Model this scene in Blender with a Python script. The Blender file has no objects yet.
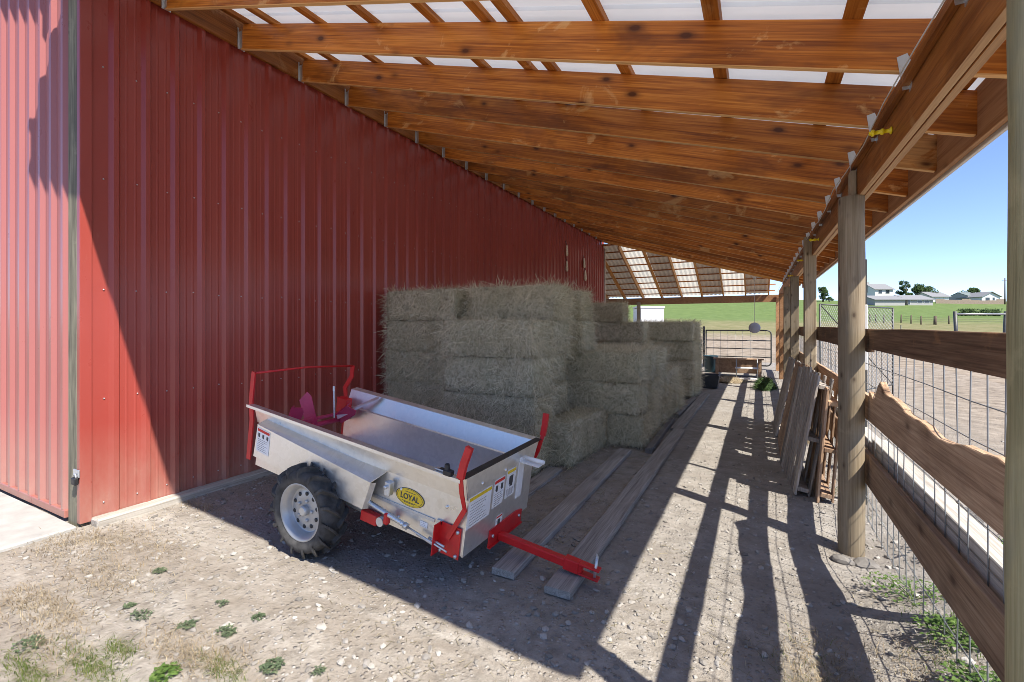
import bpy, bmesh, math, random
from mathutils import Vector, Matrix, noise
random.seed(7)
R = math.radians
sc = bpy.context.scene
COL = sc.collection
rnd = random.uniform

# ------------------------------------------------------------------ materials
def new_mat(name):
    m = bpy.data.materials.new(name); m.use_nodes = True
    nt = m.node_tree; b = nt.nodes['Principled BSDF']
    return m, nt, b
def node(nt, t, **kw):
    n = nt.nodes.new(t)
    for k, v in kw.items():
        if k.startswith('i_'):
            n.inputs[k[2:].replace('_', ' ')].default_value = v
        else: setattr(n, k, v)
    return n
def ramp(nt, fac, stops):
    n = nt.nodes.new('ShaderNodeValToRGB'); e = n.color_ramp.elements
    while len(e) < len(stops): e.new(0.5)
    for i, (p, c) in enumerate(stops):
        e[i].position = p; e[i].color = (c[0], c[1], c[2], 1) if hasattr(c, '__len__') else (c, c, c, 1)
    nt.links.new(fac, n.inputs['Fac']); return n.outputs['Color']
def mix(nt, fac, a, b, mode='MIX'):
    n = nt.nodes.new('ShaderNodeMix'); n.data_type = 'RGBA'; n.blend_type = mode
    for s, v in ((n.inputs['Factor'], fac), (n.inputs['A'], a), (n.inputs['B'], b)):
        if hasattr(v, 'links'): nt.links.new(v, s)
        elif hasattr(v, '__len__'): s.default_value = (v[0], v[1], v[2], 1)
        else: s.default_value = v
    return n.outputs['Result']
def math_n(nt, op, a, b=None, c=None):
    n = nt.nodes.new('ShaderNodeMath'); n.operation = op
    for i, v in enumerate((a, b, c)):
        if v is None: continue
        if hasattr(v, 'links'): nt.links.new(v, n.inputs[i])
        else: n.inputs[i].default_value = v
    return n.outputs[0]
def coords(nt, scale=(1, 1, 1), rand=True, rot=(0, 0, 0)):
    tc = nt.nodes.new('ShaderNodeTexCoord'); out = tc.outputs['Object']
    if rand:
        oi = nt.nodes.new('ShaderNodeObjectInfo')
        m = nt.nodes.new('ShaderNodeVectorMath'); m.operation = 'ADD'
        v = nt.nodes.new('ShaderNodeCombineXYZ')
        for i, k in enumerate((37.0, 91.0, 53.0)):
            nt.links.new(math_n(nt, 'MULTIPLY', oi.outputs['Random'], k), v.inputs[i])
        nt.links.new(out, m.inputs[0]); nt.links.new(v.outputs[0], m.inputs[1]); out = m.outputs[0]
    mp = nt.nodes.new('ShaderNodeMapping'); mp.inputs['Scale'].default_value = scale; mp.inputs['Rotation'].default_value = rot
    nt.links.new(out, mp.inputs['Vector']); return mp.outputs[0]
def tex_noise(nt, vec, scale, detail=4, rough=.55, dist=0):
    n = node(nt, 'ShaderNodeTexNoise'); n.inputs['Scale'].default_value = scale; n.inputs['Detail'].default_value = detail
    n.inputs['Roughness'].default_value = rough; n.inputs['Distortion'].default_value = dist
    if vec is not None: nt.links.new(vec, n.inputs['Vector'])
    return n.outputs['Fac']
def bump(nt, b, h, strength=.3, dist=.01):
    n = nt.nodes.new('ShaderNodeBump'); n.inputs['Strength'].default_value = strength; n.inputs['Distance'].default_value = dist
    nt.links.new(h, n.inputs['Height']); nt.links.new(n.outputs[0], b.inputs['Normal'])

def wood(name, dark, mid, light, axis=0, rough=.7, knots=.5, blotch=None, grain=14, spec=.3, ksc=1):
    m, nt, b = new_mat(name)
    s = [grain, grain, grain]; s[axis] = grain * .055
    v = coords(nt, s)
    g0 = tex_noise(nt, v, 1.0, 6, .6, .8)
    sf = [grain * 6.5] * 3; sf[axis] = grain * .12
    gf = tex_noise(nt, coords(nt, sf), 1.0, 3, .6, .3)
    g = math_n(nt, 'ADD', math_n(nt, 'MULTIPLY', g0, .52), math_n(nt, 'MULTIPLY', gf, .48))
    s2 = [3.0] * 3; s2[axis] = 1.1; v2 = coords(nt, s2); bl = tex_noise(nt, v2, 1.0, 4, .6, .6)
    c = ramp(nt, g, [(.36, dark), (.5, mid), (.64, light)])
    if blotch:
        c = mix(nt, ramp(nt, bl, [(.52, 0), (.66, .6)]), c, blotch[0])
        bl2 = tex_noise(nt, coords(nt, (2.1, 2.6, 2.6)), 1.3, 6, .6, .7)
        c = mix(nt, math_n(nt, 'MULTIPLY', ramp(nt, bl2, [(.6, 0), (.66, .6)]), math_n(nt, 'MULTIPLY_ADD', gf, 1.2, .2)), c, blotch[1])
    if knots:
        ks = [5.2 * ksc] * 3; ks[axis] = 2.6 * ksc
        vo = node(nt, 'ShaderNodeTexVoronoi'); vo.inputs['Scale'].default_value = 1.0
        nt.links.new(coords(nt, ks), vo.inputs['Vector'])
        k = ramp(nt, vo.outputs['Distance'], [(.07, 1), (.12, .5), (.2, .12), (.27, 0)])
        k = math_n(nt, 'MULTIPLY', k, knots)
        c = mix(nt, k, c, (dark[0] * .35, dark[1] * .3, dark[2] * .3))
    oi = nt.nodes.new('ShaderNodeObjectInfo')
    hv = nt.nodes.new('ShaderNodeHueSaturation'); nt.links.new(c, hv.inputs['Color'])
    nt.links.new(math_n(nt, 'MULTIPLY_ADD', oi.outputs['Random'], .55, .7), hv.inputs['Value'])
    nt.links.new(hv.outputs[0], b.inputs['Base Color'])
    b.inputs['Roughness'].default_value = rough; b.inputs['Specular IOR Level'].default_value = spec
    bump(nt, b, g, .6, .006)
    return m

def plain(name, col, rough=.6, metal=0, var=.15, scale=8, bumpy=.0, spec=.5):
    m, nt, b = new_mat(name)
    n = tex_noise(nt, coords(nt, (1, 1, 1)), scale, 5, .6)
    lo = [x * (1 - var) for x in col]; hi = [min(1, x * (1 + var)) for x in col]
    nt.links.new(ramp(nt, n, [(.3, lo), (.7, hi)]), b.inputs['Base Color'])
    b.inputs['Roughness'].default_value = rough; b.inputs['Metallic'].default_value = metal
    b.inputs['Specular IOR Level'].default_value = spec
    if bumpy: bump(nt, b, n, bumpy, .01)
    return m

def island_mat(name, stops, rough=.8, trans=0):
    m, nt, b = new_mat(name)
    g = nt.nodes.new('ShaderNodeNewGeometry')
    nz = tex_noise(nt, coords(nt, (1, 1, 1), rand=True), 2.2, 3)
    f = math_n(nt, 'ADD', math_n(nt, 'MULTIPLY', g.outputs['Random Per Island'], .6), math_n(nt, 'MULTIPLY', nz, .5))
    c = ramp(nt, f, stops)
    nt.links.new(c, b.inputs['Base Color']); b.inputs['Roughness'].default_value = rough
    b.inputs['Specular IOR Level'].default_value = .25
    if trans:
        t = nt.nodes.new('ShaderNodeBsdfTranslucent'); nt.links.new(c, t.inputs['Color'])
        mx = nt.nodes.new('ShaderNodeMixShader'); mx.inputs[0].default_value = trans
        nt.links.new(b.outputs[0], mx.inputs[1]); nt.links.new(t.outputs[0], mx.inputs[2])
        nt.links.new(mx.outputs[0], nt.nodes['Material Output'].inputs['Surface'])
    return m

def wall_mat(name='red_painted_steel', fade=0):
    m, nt, b = new_mat(name)
    n = tex_noise(nt, coords(nt, (1.2, 1.2, .35), False), 1.0, 5, .6)
    c = ramp(nt, n, [(.3, (.275, .045, .033)), (.55, (.315, .055, .04)), (.75, (.335, .072, .054))])
    if fade: c = mix(nt, fade, c, (.36, .175, .16))
    d = tex_noise(nt, coords(nt, (9, 9, 4), False), 1.0, 6, .7)
    c = mix(nt, ramp(nt, d, [(.62, 0), (.8, .5)]), c, (.36, .14, .1))
    # dust thrown up from the dirt at the foot of the wall
    tc = nt.nodes.new('ShaderNodeTexCoord'); sp = nt.nodes.new('ShaderNodeSeparateXYZ'); nt.links.new(tc.outputs['Object'], sp.inputs[0])
    f = math_n(nt, 'MULTIPLY', math_n(nt, 'SUBTRACT', .8, sp.outputs['Z']), math_n(nt, 'MULTIPLY', d, 1.1))
    f = math_n(nt, 'MAXIMUM', f, 0)
    c = mix(nt, f, c, (.38, .26, .2))
    nt.links.new(c, b.inputs['Base Color']); nt.links.new(math_n(nt, 'MULTIPLY_ADD', d, .1, .24), b.inputs['Roughness'])
    b.inputs['Specular IOR Level'].default_value = .4
    bump(nt, b, tex_noise(nt, coords(nt, (1, 1, .6), False), 2.0, 2), .05, .02)
    return m

def galv(name, base, rough=.32, metal=.85, stain=False):
    m, nt, b = new_mat(name)
    vo = node(nt, 'ShaderNodeTexVoronoi'); vo.inputs['Scale'].default_value = 34; nt.links.new(coords(nt, (1, 1, 1), False), vo.inputs['Vector'])
    n = tex_noise(nt, coords(nt, (1, 1, 1), False), 5, 5, .65)
    s = nt.nodes.new('ShaderNodeSeparateColor'); nt.links.new(vo.outputs['Color'], s.inputs[0])
    f = math_n(nt, 'MULTIPLY_ADD', s.outputs[0], .35, math_n(nt, 'MULTIPLY', n, .65))
    c = ramp(nt, f, [(.25, [x * .88 for x in base]), (.75, base)])
    st = tex_noise(nt, coords(nt, (2.2, 2.2, 2.2), False), 1.0, 8, .75, .5); sp2 = tex_noise(nt, coords(nt, (1, 1, 1), False), 60, 2)
    c = mix(nt, math_n(nt, 'MULTIPLY', ramp(nt, st, [(.5, 0), (.62, 1)]),   .6 if stain else .0), c, (.2, .17, .13))
    c = mix(nt, ramp(nt, sp2, [(.74, 0), (.78, .7 if stain else .35)]), c, (.16, .13, .1))
    nt.links.new(c, b.inputs['Base Color'])
    r = math_n(nt, 'MULTIPLY_ADD', f, .25, rough - .1); nt.links.new(r, b.inputs['Roughness'])
    b.inputs['Metallic'].default_value = metal
    bump(nt, b, n, .05, .01)
    return m

def roof_sheet_mat(name, col, trans):
    m, nt, b = new_mat(name)
    n = tex_noise(nt, coords(nt, (.6, 3, 3), False), 1.0, 5)
    c = ramp(nt, n, [(.3, [x * .86 for x in col]), (.7, col)])
    nt.links.new(c, b.inputs['Base Color']); b.inputs['Roughness'].default_value = .45
    if trans:
        t = nt.nodes.new('ShaderNodeBsdfTranslucent'); nt.links.new(c, t.inputs['Color'])
        mx = nt.nodes.new('ShaderNodeMixShader'); mx.inputs[0].default_value = trans
        nt.links.new(b.outputs[0], mx.inputs[1]); nt.links.new(t.outputs[0], mx.inputs[2])
        nt.links.new(mx.outputs[0], nt.nodes['Material Output'].inputs['Surface'])
    return m

def dirt_mat():
    m, nt, b = new_mat('dry_dirt')
    v = coords(nt, (1, 1, 1), False)
    n1 = tex_noise(nt, v, .8, 6, .6); n2 = tex_noise(nt, v, 9, 8, .7); n3 = tex_noise(nt, v, 55, 4, .7)
    c = ramp(nt, n2, [(.3, (.165, .145, .118)), (.48, (.31, .278, .232)), (.7, (.45, .41, .352))])
    c = mix(nt, ramp(nt, n1, [(.4, 0), (.65, .5)]), c, (.3, .252, .198))
    vo = node(nt, 'ShaderNodeTexVoronoi'); vo.inputs['Scale'].default_value = 38; nt.links.new(v, vo.inputs['Vector'])
    s = nt.nodes.new('ShaderNodeSeparateColor'); nt.links.new(vo.outputs['Color'], s.inputs[0])
    pm = math_n(nt, 'MULTIPLY', ramp(nt, vo.outputs['Distance'], [(.2, 1), (.42, 0)]), ramp(nt, s.outputs[0], [(.55, 0), (.62, 1)]))
    pc = ramp(nt, s.outputs[1], [(0, (.2, .185, .165)), (.6, (.36, .335, .3)), (1, (.52, .49, .44))])
    c = mix(nt, pm, c, pc)
    tr_ = tex_noise(nt, coords(nt, (.35, 1.6, 1), False, (0, 0, .5)), 1.6, 5, .6, .5)
    c = mix(nt, ramp(nt, tr_, [(.42, .5), (.52, 0)]), c, (.24, .2, .155))
    c = mix(nt, ramp(nt, tr_, [(.56, 0), (.68, .45)]), c, (.46, .42, .36))
    # roof shade put into the dirt colour: greyer and darker towards the back
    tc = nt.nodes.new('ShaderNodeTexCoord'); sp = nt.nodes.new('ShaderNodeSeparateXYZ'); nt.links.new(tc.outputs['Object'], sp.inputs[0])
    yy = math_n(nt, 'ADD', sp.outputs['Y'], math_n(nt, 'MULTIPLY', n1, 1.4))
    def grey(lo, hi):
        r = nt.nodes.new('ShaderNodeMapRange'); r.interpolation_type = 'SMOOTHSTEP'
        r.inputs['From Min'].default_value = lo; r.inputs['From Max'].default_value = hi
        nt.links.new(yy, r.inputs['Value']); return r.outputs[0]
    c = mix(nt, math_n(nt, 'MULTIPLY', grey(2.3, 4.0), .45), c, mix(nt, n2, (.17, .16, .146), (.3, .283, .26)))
    pr = nt.nodes.new('ShaderNodeMapRange'); pr.interpolation_type = 'SMOOTHSTEP'; pr.inputs['From Min'].default_value = 1.0; pr.inputs['From Max'].default_value = 4.0
    nt.links.new(sp.outputs['X'], pr.inputs['Value'])
    pen = ramp(nt, tex_noise(nt, v, 3.2, 8, .7), [(.35, (.15, .118, .085)), (.5, (.27, .22, .165)), (.65, (.37, .31, .24))])
    c = mix(nt, math_n(nt, 'MULTIPLY', pr.outputs[0], .85), c, pen)
    nt.links.new(c, b.inputs['Base Color']); b.inputs['Roughness'].default_value = .95; b.inputs['Specular IOR Level'].default_value = .15
    h = math_n(nt, 'ADD', math_n(nt, 'MULTIPLY', n2, 1.0), math_n(nt, 'ADD', math_n(nt, 'MULTIPLY', n3, .35), math_n(nt, 'MULTIPLY', pm, .35)))
    bump(nt, b, h, .9, .028)
    return m

def pasture_mat():
    m, nt, b = new_mat('pasture_and_paddock')
    tc = nt.nodes.new('ShaderNodeTexCoord')
    l = nt.nodes.new('ShaderNodeVectorMath'); l.operation = 'DOT_PRODUCT'; nt.links.new(tc.outputs['Object'], l.inputs[0]); l.inputs[1].default_value = (-.4685, .8835, 0)
    n1 = tex_noise(nt, tc.outputs['Object'], .05, 6, .6); n2 = tex_noise(nt, tc.outputs['Object'], .6, 8, .7); n3 = tex_noise(nt, tc.outputs['Object'], 1.8, 9, .72)
    d = math_n(nt, 'ADD', l.outputs['Value'], math_n(nt, 'MULTIPLY_ADD', n1, 40, -20))
    dirt = ramp(nt, n3, [(.35, (.14, .108, .077)), (.5, (.265, .215, .158)), (.66, (.37, .305, .235))])
    dirt = mix(nt, ramp(nt, n2, [(.45, 0), (.7, .5)]), dirt, (.24, .19, .14))
    dry = ramp(nt, n2, [(.3, (.12, .13, .05)), (.55, (.2, .18, .09)), (.75, (.27, .23, .13))])
    grn = ramp(nt, n2, [(.3, (.085, .125, .036)), (.6, (.13, .18, .058)), (.8, (.21, .235, .095))])
    def step(a, bb):
        r = nt.nodes.new('ShaderNodeMapRange'); r.interpolation_type = 'SMOOTHSTEP'; r.inputs['From Min'].default_value = a; r.inputs['From Max'].default_value = bb
        nt.links.new(d, r.inputs['Value']); return r.outputs[0]
    c = mix(nt, step(44, 58), dirt, dry); c = mix(nt, step(66, 96), c, grn)
    nt.links.new(c, b.inputs['Base Color']); b.inputs['Roughness'].default_value = .95; b.inputs['Specular IOR Level'].default_value = .1
    bump(nt, b, n3, .6, .05)
    return m

M = {}
M['wall'] = wall_mat(); M['faded_wall'] = wall_mat('sun_faded_red_steel', .55)
M['rafter'] = wood('rafter_lumber', (.2, .052, .006), (.42, .132, .016), (.62, .24, .04), 0, .42, .95, ((.11, .028, .005), (.72, .44, .18)), 13, .4)
M['bounce_lit_rafter_edge'] = wood('bounce_lit_rafter_lumber', (.46, .23, .08), (.62, .35, .14), (.7, .44, .2), 0, .65, .3, None, 13, .3)  # rafter undersides: light bounced off the ground put into a paler colour
M['purlin'] = wood('purlin_lumber', (.24, .07, .01), (.45, .16, .026), (.58, .25, .055), 1, .5, .5, ((.17, .055, .014), (.6, .34, .14)))
M['header'] = wood('header_lumber', (.2, .06, .012), (.37, .13, .026), (.5, .2, .05), 1, .5, .6, ((.15, .045, .01), (.55, .3, .12)))
M['bounce_lit_header_edge'] = wood('bounce_lit_beam_lumber', (.46, .26, .13), (.6, .37, .2), (.68, .46, .27), 1, .7, .4)  # header underside: ground bounce light painted in as a paler wood
M['pale_header'] = wood('pale_lumber', (.3, .14, .06), (.42, .22, .1), (.5, .29, .15), 1, .65, .4)
M['pale_rafter'] = wood('orange_lumber', (.34, .14, .03), (.52, .24, .06), (.62, .33, .1), 0, .55, .5)
M['post'] = wood('treated_post', (.19, .14, .085), (.28, .22, .14), (.36, .29, .2), 2, .8, .85, ((.2, .165, .11), (.42, .34, .22)), 18, .3, 2.3)
M['post_green'] = wood('green_treated_post', (.2, .175, .085), (.3, .265, .135), (.38, .34, .19), 2, .75, .5, ((.19, .2, .15), (.42, .36, .19)), 18)
M['fence'] = wood('fence_board', (.2, .12, .072), (.35, .23, .142), (.47, .335, .22), 1, .8, .8, ((.15, .09, .058), (.42, .25, .13)), 18, .2)
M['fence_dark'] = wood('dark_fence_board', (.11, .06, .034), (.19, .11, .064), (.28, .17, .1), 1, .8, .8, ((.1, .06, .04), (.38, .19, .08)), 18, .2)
M['grey_wood'] = wood('weathered_wood', (.15, .135, .12), (.25, .23, .205), (.34, .32, .29), 1, .9, .35, ((.2, .18, .155), (.3, .27, .23)), 22, .15)
M['pale_board'] = wood('sunbleached_board', (.24, .215, .18), (.36, .33, .285), (.46, .43, .38), 1, .9, .3, ((.3, .27, .23), (.42, .39, .34)), 22, .15)
M['pallet'] = wood('pallet_wood', (.22, .19, .155), (.35, .305, .255), (.46, .41, .35), 2, .85, .4, ((.2, .165, .135), (.3, .24, .18)), 20, .2)
M['rust_pallet'] = wood('brown_pallet_wood', (.22, .135, .085), (.37, .24, .15), (.48, .34, .22), 2, .85, .4, ((.2, .12, .075), (.38, .25, .15)), 20, .2)
M['black_post'] = wood('blackened_post', (.08, .075, .055), (.17, .155, .11), (.28, .26, .18), 2, .9, .2, ((.09, .085, .065), (.24, .22, .155)), 26, .15)
M['sheet_white'] = roof_sheet_mat('white_roof_sheet', (.84, .89, .93), .16)  # translucency added so sunlight fills the shaded space below
M['skylight'] = roof_sheet_mat('clear_skylight_sheet', (.8, .77, .64), .42)
M['sheet_grey'] = roof_sheet_mat('brown_grey_roof_sheet', (.4, .32, .23), .14)
M['trim_white'] = plain('white_trim', (.62, .6, .56), .5, 0, .08)
M['steel'] = galv('zinc_plate', (.62, .64, .65), .4, .8)
M['galv'] = galv('galvanised_sheet', (.8, .79, .745), .32, .78)
M['galv_in'] = galv('galvanised_sheet_inside', (.66, .7, .76), .42, .65, True)
def enamel():
    m, nt, b = new_mat('red_enamel')
    n = tex_noise(nt, coords(nt, (1, 1, 1), False), 9, 6, .7); n2 = tex_noise(nt, coords(nt, (1, 1, 1), False), 45, 5, .7)
    c = ramp(nt, n, [(.3, (.46, .008, .012)), (.6, (.58, .014, .016)), (.8, (.52, .05, .04))])
    c = mix(nt, ramp(nt, n2, [(.66, 0), (.7, .85)]), c, (.2, .13, .1))
    nt.links.new(c, b.inputs['Base Color']); nt.links.new(math_n(nt, 'MULTIPLY_ADD', n, .35, .2), b.inputs['Roughness']); bump(nt, b, n2, .1, .003)
    return m
M['red'] = enamel()
M['magenta'] = plain('faded_red_enamel', (.45, .03, .085), .4, 0, .12, 10)
M['tyre'] = plain('rubber', (.06, .057, .053), .85, 0, .5, 16, .25, .3)
M['rim'] = plain('silver_wheel_paint', (.42, .42, .41), .42, .5, .14)
M['dark'] = plain('black_plastic', (.015, .015, .016), .5, 0, .3)
M['wire'] = plain('galvanised_wire', (.3, .31, .31), .45, .6, .2)
M['dark_wire'] = plain('dark_steel_pipe', (.07, .07, .065), .5, .4, .3)
M['white'] = plain('white_label', (.78, .78, .76), .5, 0, .03)
M['yellow'] = plain('yellow_label', (.75, .52, .02), .45, 0, .05)
M['ink'] = plain('label_ink', (.06, .06, .06), .6, 0, .1)
M['ink_red'] = plain('label_red', (.6, .03, .02), .6, 0, .1)
M['ins'] = plain('yellow_insulator', (.8, .62, .01), .4, 0, .05)
M['concrete'] = plain('concrete', (.37, .355, .325), .9, 0, .14, 6, .15, .2)
M['blue_tub'] = plain('dark_blue_plastic', (.02, .055, .075), .45, 0, .2)
M['mineral'] = plain('black_rubber_tub', (.022, .026, .032), .6, 0, .2)
M['bag'] = plain('tan_cloth', (.68, .6, .46), .9, 0, .2, 20, .2)
M['stone'] = plain('pale_stone', (.34, .31, .27), .9, 0, .35, 7, .3, .2)
M['gravel'] = island_mat('gravel_stones', [(.2, (.16, .145, .125)), (.55, (.29, .265, .23)), (.8, (.36, .335, .295)), (1, (.46, .435, .39))], .9)
M['stone_grey'] = plain('grey_stone', (.19, .175, .155), .9, 0, .3, 7, .3, .2)
M['house_white'] = plain('white_siding', (.62, .62, .6), .7, 0, .06)
M['house_grey'] = plain('grey_siding', (.33, .32, .3), .8, 0, .1)
M['house_tan'] = plain('tan_board', (.26, .2, .15), .9, 0, .3)
M['shingle'] = plain('grey_shingle', (.2, .2, .2), .85, 0, .15)
M['shingle_green'] = plain('green_grey_shingle', (.15, .18, .17), .85, 0, .15)
M['glass'] = plain('window_glass', (.03, .04, .05), .1, 0, .1)
M['bark'] = plain('bark', (.1, .075, .05), .9, 0, .3)
M['leaf_tree'] = island_mat('tree_leaves', [(.15, (.02, .045, .012)), (.6, (.045, .085, .02)), (1, (.075, .12, .03))], .7, .15)
M['leaf_weed'] = island_mat('weed_leaves', [(.15, (.06, .085, .045)), (.6, (.1, .135, .07)), (1, (.17, .2, .11))], .7, .15)
M['leaf_bright'] = island_mat('bright_weed_leaves', [(.15, (.05, .1, .02)), (.6, (.1, .17, .035)), (1, (.18, .25, .07))], .6, .25)
M['grass'] = island_mat('green_grass_blades', [(.15, (.06, .09, .02)), (.6, (.12, .16, .035)), (1, (.24, .23, .08))], .7, .2)
M['drygrass'] = island_mat('dry_grass_blades', [(.15, (.17, .125, .075)), (.6, (.31, .245, .155)), (1, (.46, .39, .27))], .8, .1)
M['hay'] = island_mat('hay_strands', [(.1, (.2, .18, .11)), (.4, (.56, .505, .345)), (.75, (.76, .69, .51)), (1, (.9, .83, .65))], .8, .35)
M['straw'] = island_mat('loose_straw', [(.15, (.12, .1, .06)), (.6, (.22, .19, .115)), (1, (.4, .34, .21))], .85, 0)
def hay_core():
    m, nt, b = new_mat('hay_core')
    n = tex_noise(nt, coords(nt, (22, 22, 22)), 1.0, 8, .75, 1.0); n2 = tex_noise(nt, coords(nt, (3, 3, 3)), 1, 4)
    c = ramp(nt, n, [(.34, (.14, .12, .075)), (.5, (.5, .445, .31)), (.66, (.78, .7, .52))])
    c = mix(nt, ramp(nt, n2, [(.4, 0), (.65, .5)]), c, (.42, .4, .26))
    nt.links.new(c, b.inputs['Base Color']); b.inputs['Roughness'].default_value = .95; b.inputs['Specular IOR Level'].default_value = .1
    bump(nt, b, n, .9, .03); return m
M['hay_core'] = hay_core()
M['dirt'] = dirt_mat(); M['pasture'] = pasture_mat()

# ------------------------------------------------------------------ mesh builder
class MB:
    def __init__(s): s.bm = bmesh.new()
    def _mark(s, faces, mi):
        if mi:
            for f in faces: f.material_index = mi
    def box(s, lo, hi, mat=None, mi=0, bev=0):
        lo = Vector(lo); hi = Vector(hi)
        bm = s.bm if not bev else bmesh.new()
        vs = [bm.verts.new((x, y, z)) for x in (lo.x, hi.x) for y in (lo.y, hi.y) for z in (lo.z, hi.z)]
        fs = [bm.faces.new([vs[i] for i in q]) for q in ((0, 1, 3, 2), (4, 6, 7, 5), (0, 4, 5, 1), (2, 3, 7, 6), (0, 2, 6, 4), (1, 5, 7, 3))]
        if bev:
            bmesh.ops.bevel(bm, geom=bm.edges[:], offset=bev, segments=1, affect='EDGES', profile=.5)
            if mat: bmesh.ops.transform(bm, matrix=mat, verts=bm.verts)
            for f in bm.faces: f.material_index = mi
            me = bpy.data.meshes.new('t'); bm.to_mesh(me); bm.free(); s.bm.from_mesh(me); bpy.data.meshes.remove(me)
        else:
            if mat:
                for v in vs: v.co = mat @ v.co
            s._mark(fs, mi)
        return s
    def poly(s, pts, mi=0):
        f = s.bm.faces.new([s.bm.verts.new(p) for p in pts]); f.material_index = mi; return f
    def prism(s, pts, d, mi=0):            # pts: a planar loop, d: extrusion vector
        d = Vector(d); a = [s.bm.verts.new(p) for p in pts]; b = [s.bm.verts.new(Vector(p) + d) for p in pts]
        n = len(a); fs = [s.bm.faces.new(a[::-1]), s.bm.faces.new(b)]
        for i in range(n): fs.append(s.bm.faces.new((a[i], a[(i + 1) % n], b[(i + 1) % n], b[i])))
        s._mark(fs, mi); return s
    def tube(s, pts, r, n=8, mi=0, cap=True, smooth=True):
        pts = [Vector(p) for p in pts]; rings = []
        rr = r if hasattr(r, '__len__') else [r] * len(pts)
        up = None
        for i, p in enumerate(pts):
            t = (pts[min(i + 1, len(pts) - 1)] - pts[max(i - 1, 0)]).normalized()
            if up is None:
                up = Vector((0, 0, 1)) if abs(t.z) < .9 else Vector((1, 0, 0))
            a = t.cross(up).normalized(); b = a.cross(t).normalized(); up = b
            rings.append([s.bm.verts.new(p + (a * math.cos(2 * math.pi * k / n) + b * math.sin(2 * math.pi * k / n)) * rr[i]) for k in range(n)])
        for i in range(len(rings) - 1):
            for k in range(n):
                f = s.bm.faces.new((rings[i][k], rings[i][(k + 1) % n], rings[i + 1][(k + 1) % n], rings[i + 1][k])); f.smooth = smooth; f.material_index = mi
        if cap and n > 2:
            for q in (rings[0][::-1], rings[-1]):
                f = s.bm.faces.new(q); f.material_index = mi
        return s
    def lathe(s, prof, c, ax='Y', n=40, mi=0, smooth=True):   # prof: (radius, along)
        c = Vector(c); rings = []
        for r, h in prof:
            ring = []
            for k in range(n):
                a = 2 * math.pi * k / n; q = (r * math.cos(a), r * math.sin(a))
                p = {'Y': (q[0], h, q[1]), 'Z': (q[0], q[1], h), 'X': (h, q[0], q[1])}[ax]
                ring.append(s.bm.verts.new(c + Vector(p)))
            rings.append(ring)
        for i in range(len(rings) - 1):
            for k in range(n):
                f = s.bm.faces.new((rings[i][k], rings[i][(k + 1) % n], rings[i + 1][(k + 1) % n], rings[i + 1][k])); f.smooth = smooth; f.material_index = mi
        return s
    def blade(s, p, d, side, w, mi=0, tip=.2, bend=None):
        p = Vector(p); d = Vector(d); side = Vector(side) * w
        if bend is None:
            vs = [p - side, p + side, p + d + side * tip, p + d - side * tip]
            f = s.bm.faces.new([s.bm.verts.new(v) for v in vs]); f.material_index = mi
        else:
            m_ = p + d * .5; e = p + d + Vector(bend)
            a = [s.bm.verts.new(v) for v in (p - side, p + side, m_ + side * .8, m_ - side * .8, e + side * tip, e - side * tip)]
            s.bm.faces.new(a[:4]).material_index = mi; s.bm.faces.new((a[3], a[2], a[4], a[5])).material_index = mi
        return s
    def mesh(s, name, mats):
        bmesh.ops.recalc_face_normals(s.bm, faces=s.bm.faces)
        me = bpy.data.meshes.new(name); s.bm.to_mesh(me); s.bm.free()
        for m_ in (mats if isinstance(mats, (list, tuple)) else [mats]): me.materials.append(M[m_] if isinstance(m_, str) else m_)
        return me

def wloc(o):
    v = Vector((0, 0, 0))
    while o is not None: v += o.location; o = o.parent
    return v
def build(name, mb, mats, parent=None, origin=None, world=True):
    """links the builder as ONE mesh object; vertices are given in world space"""
    me = mb.mesh(name, mats); o = bpy.data.objects.new(name, me); COL.objects.link(o)
    org = Vector(origin) if origin is not None else (wloc(parent) if parent else Vector((0, 0, 0)))
    if world and org.length > 0: me.transform(Matrix.Translation(-org))
    if parent: o.parent = parent; o.location = org - wloc(parent)
    else: o.location = org
    return o
def tag(o, label=None, cat=None, group=None, kind=None):
    for k, v in (('label', label), ('category', cat), ('group', group), ('kind', kind)):
        if v: o[k] = v
    return o
def thing(name, label, cat, loc=(0, 0, 0), group=None):
    o = bpy.data.objects.new(name, None); COL.objects.link(o); o.location = loc; o.empty_display_size = .1
    return tag(o, label, cat, group)
def structure(name, mb, mats): return tag(build(name, mb, mats), kind='structure')
def dup(root, loc, rz=None, label=None):
    def cp(o, par):
        c = o.copy(); COL.objects.link(c)
        if par: c.parent = par
        for ch in o.children: cp(ch, c)
        return c
    r = cp(root, None); r.location = loc
    if rz is not None: r.rotation_euler = (0, 0, rz)
    if label: r['label'] = label
    return r
def smooth(a, b, x):
    t = min(1, max(0, (x - a) / (b - a))); return t * t * (3 - 2 * t)

# ------------------------------------------------------------------ scene constants (metres)
WX = -4.73                         # red side wall
WY0, WY1 = 1.65, 15.75             # its near and far ends
SL = .30                           # lean-to roof fall per metre
def zr(x): return 4.43 - SL * (x - WX)     # underside of the rafters
HX = .645                          # inner face of the header beam

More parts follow.
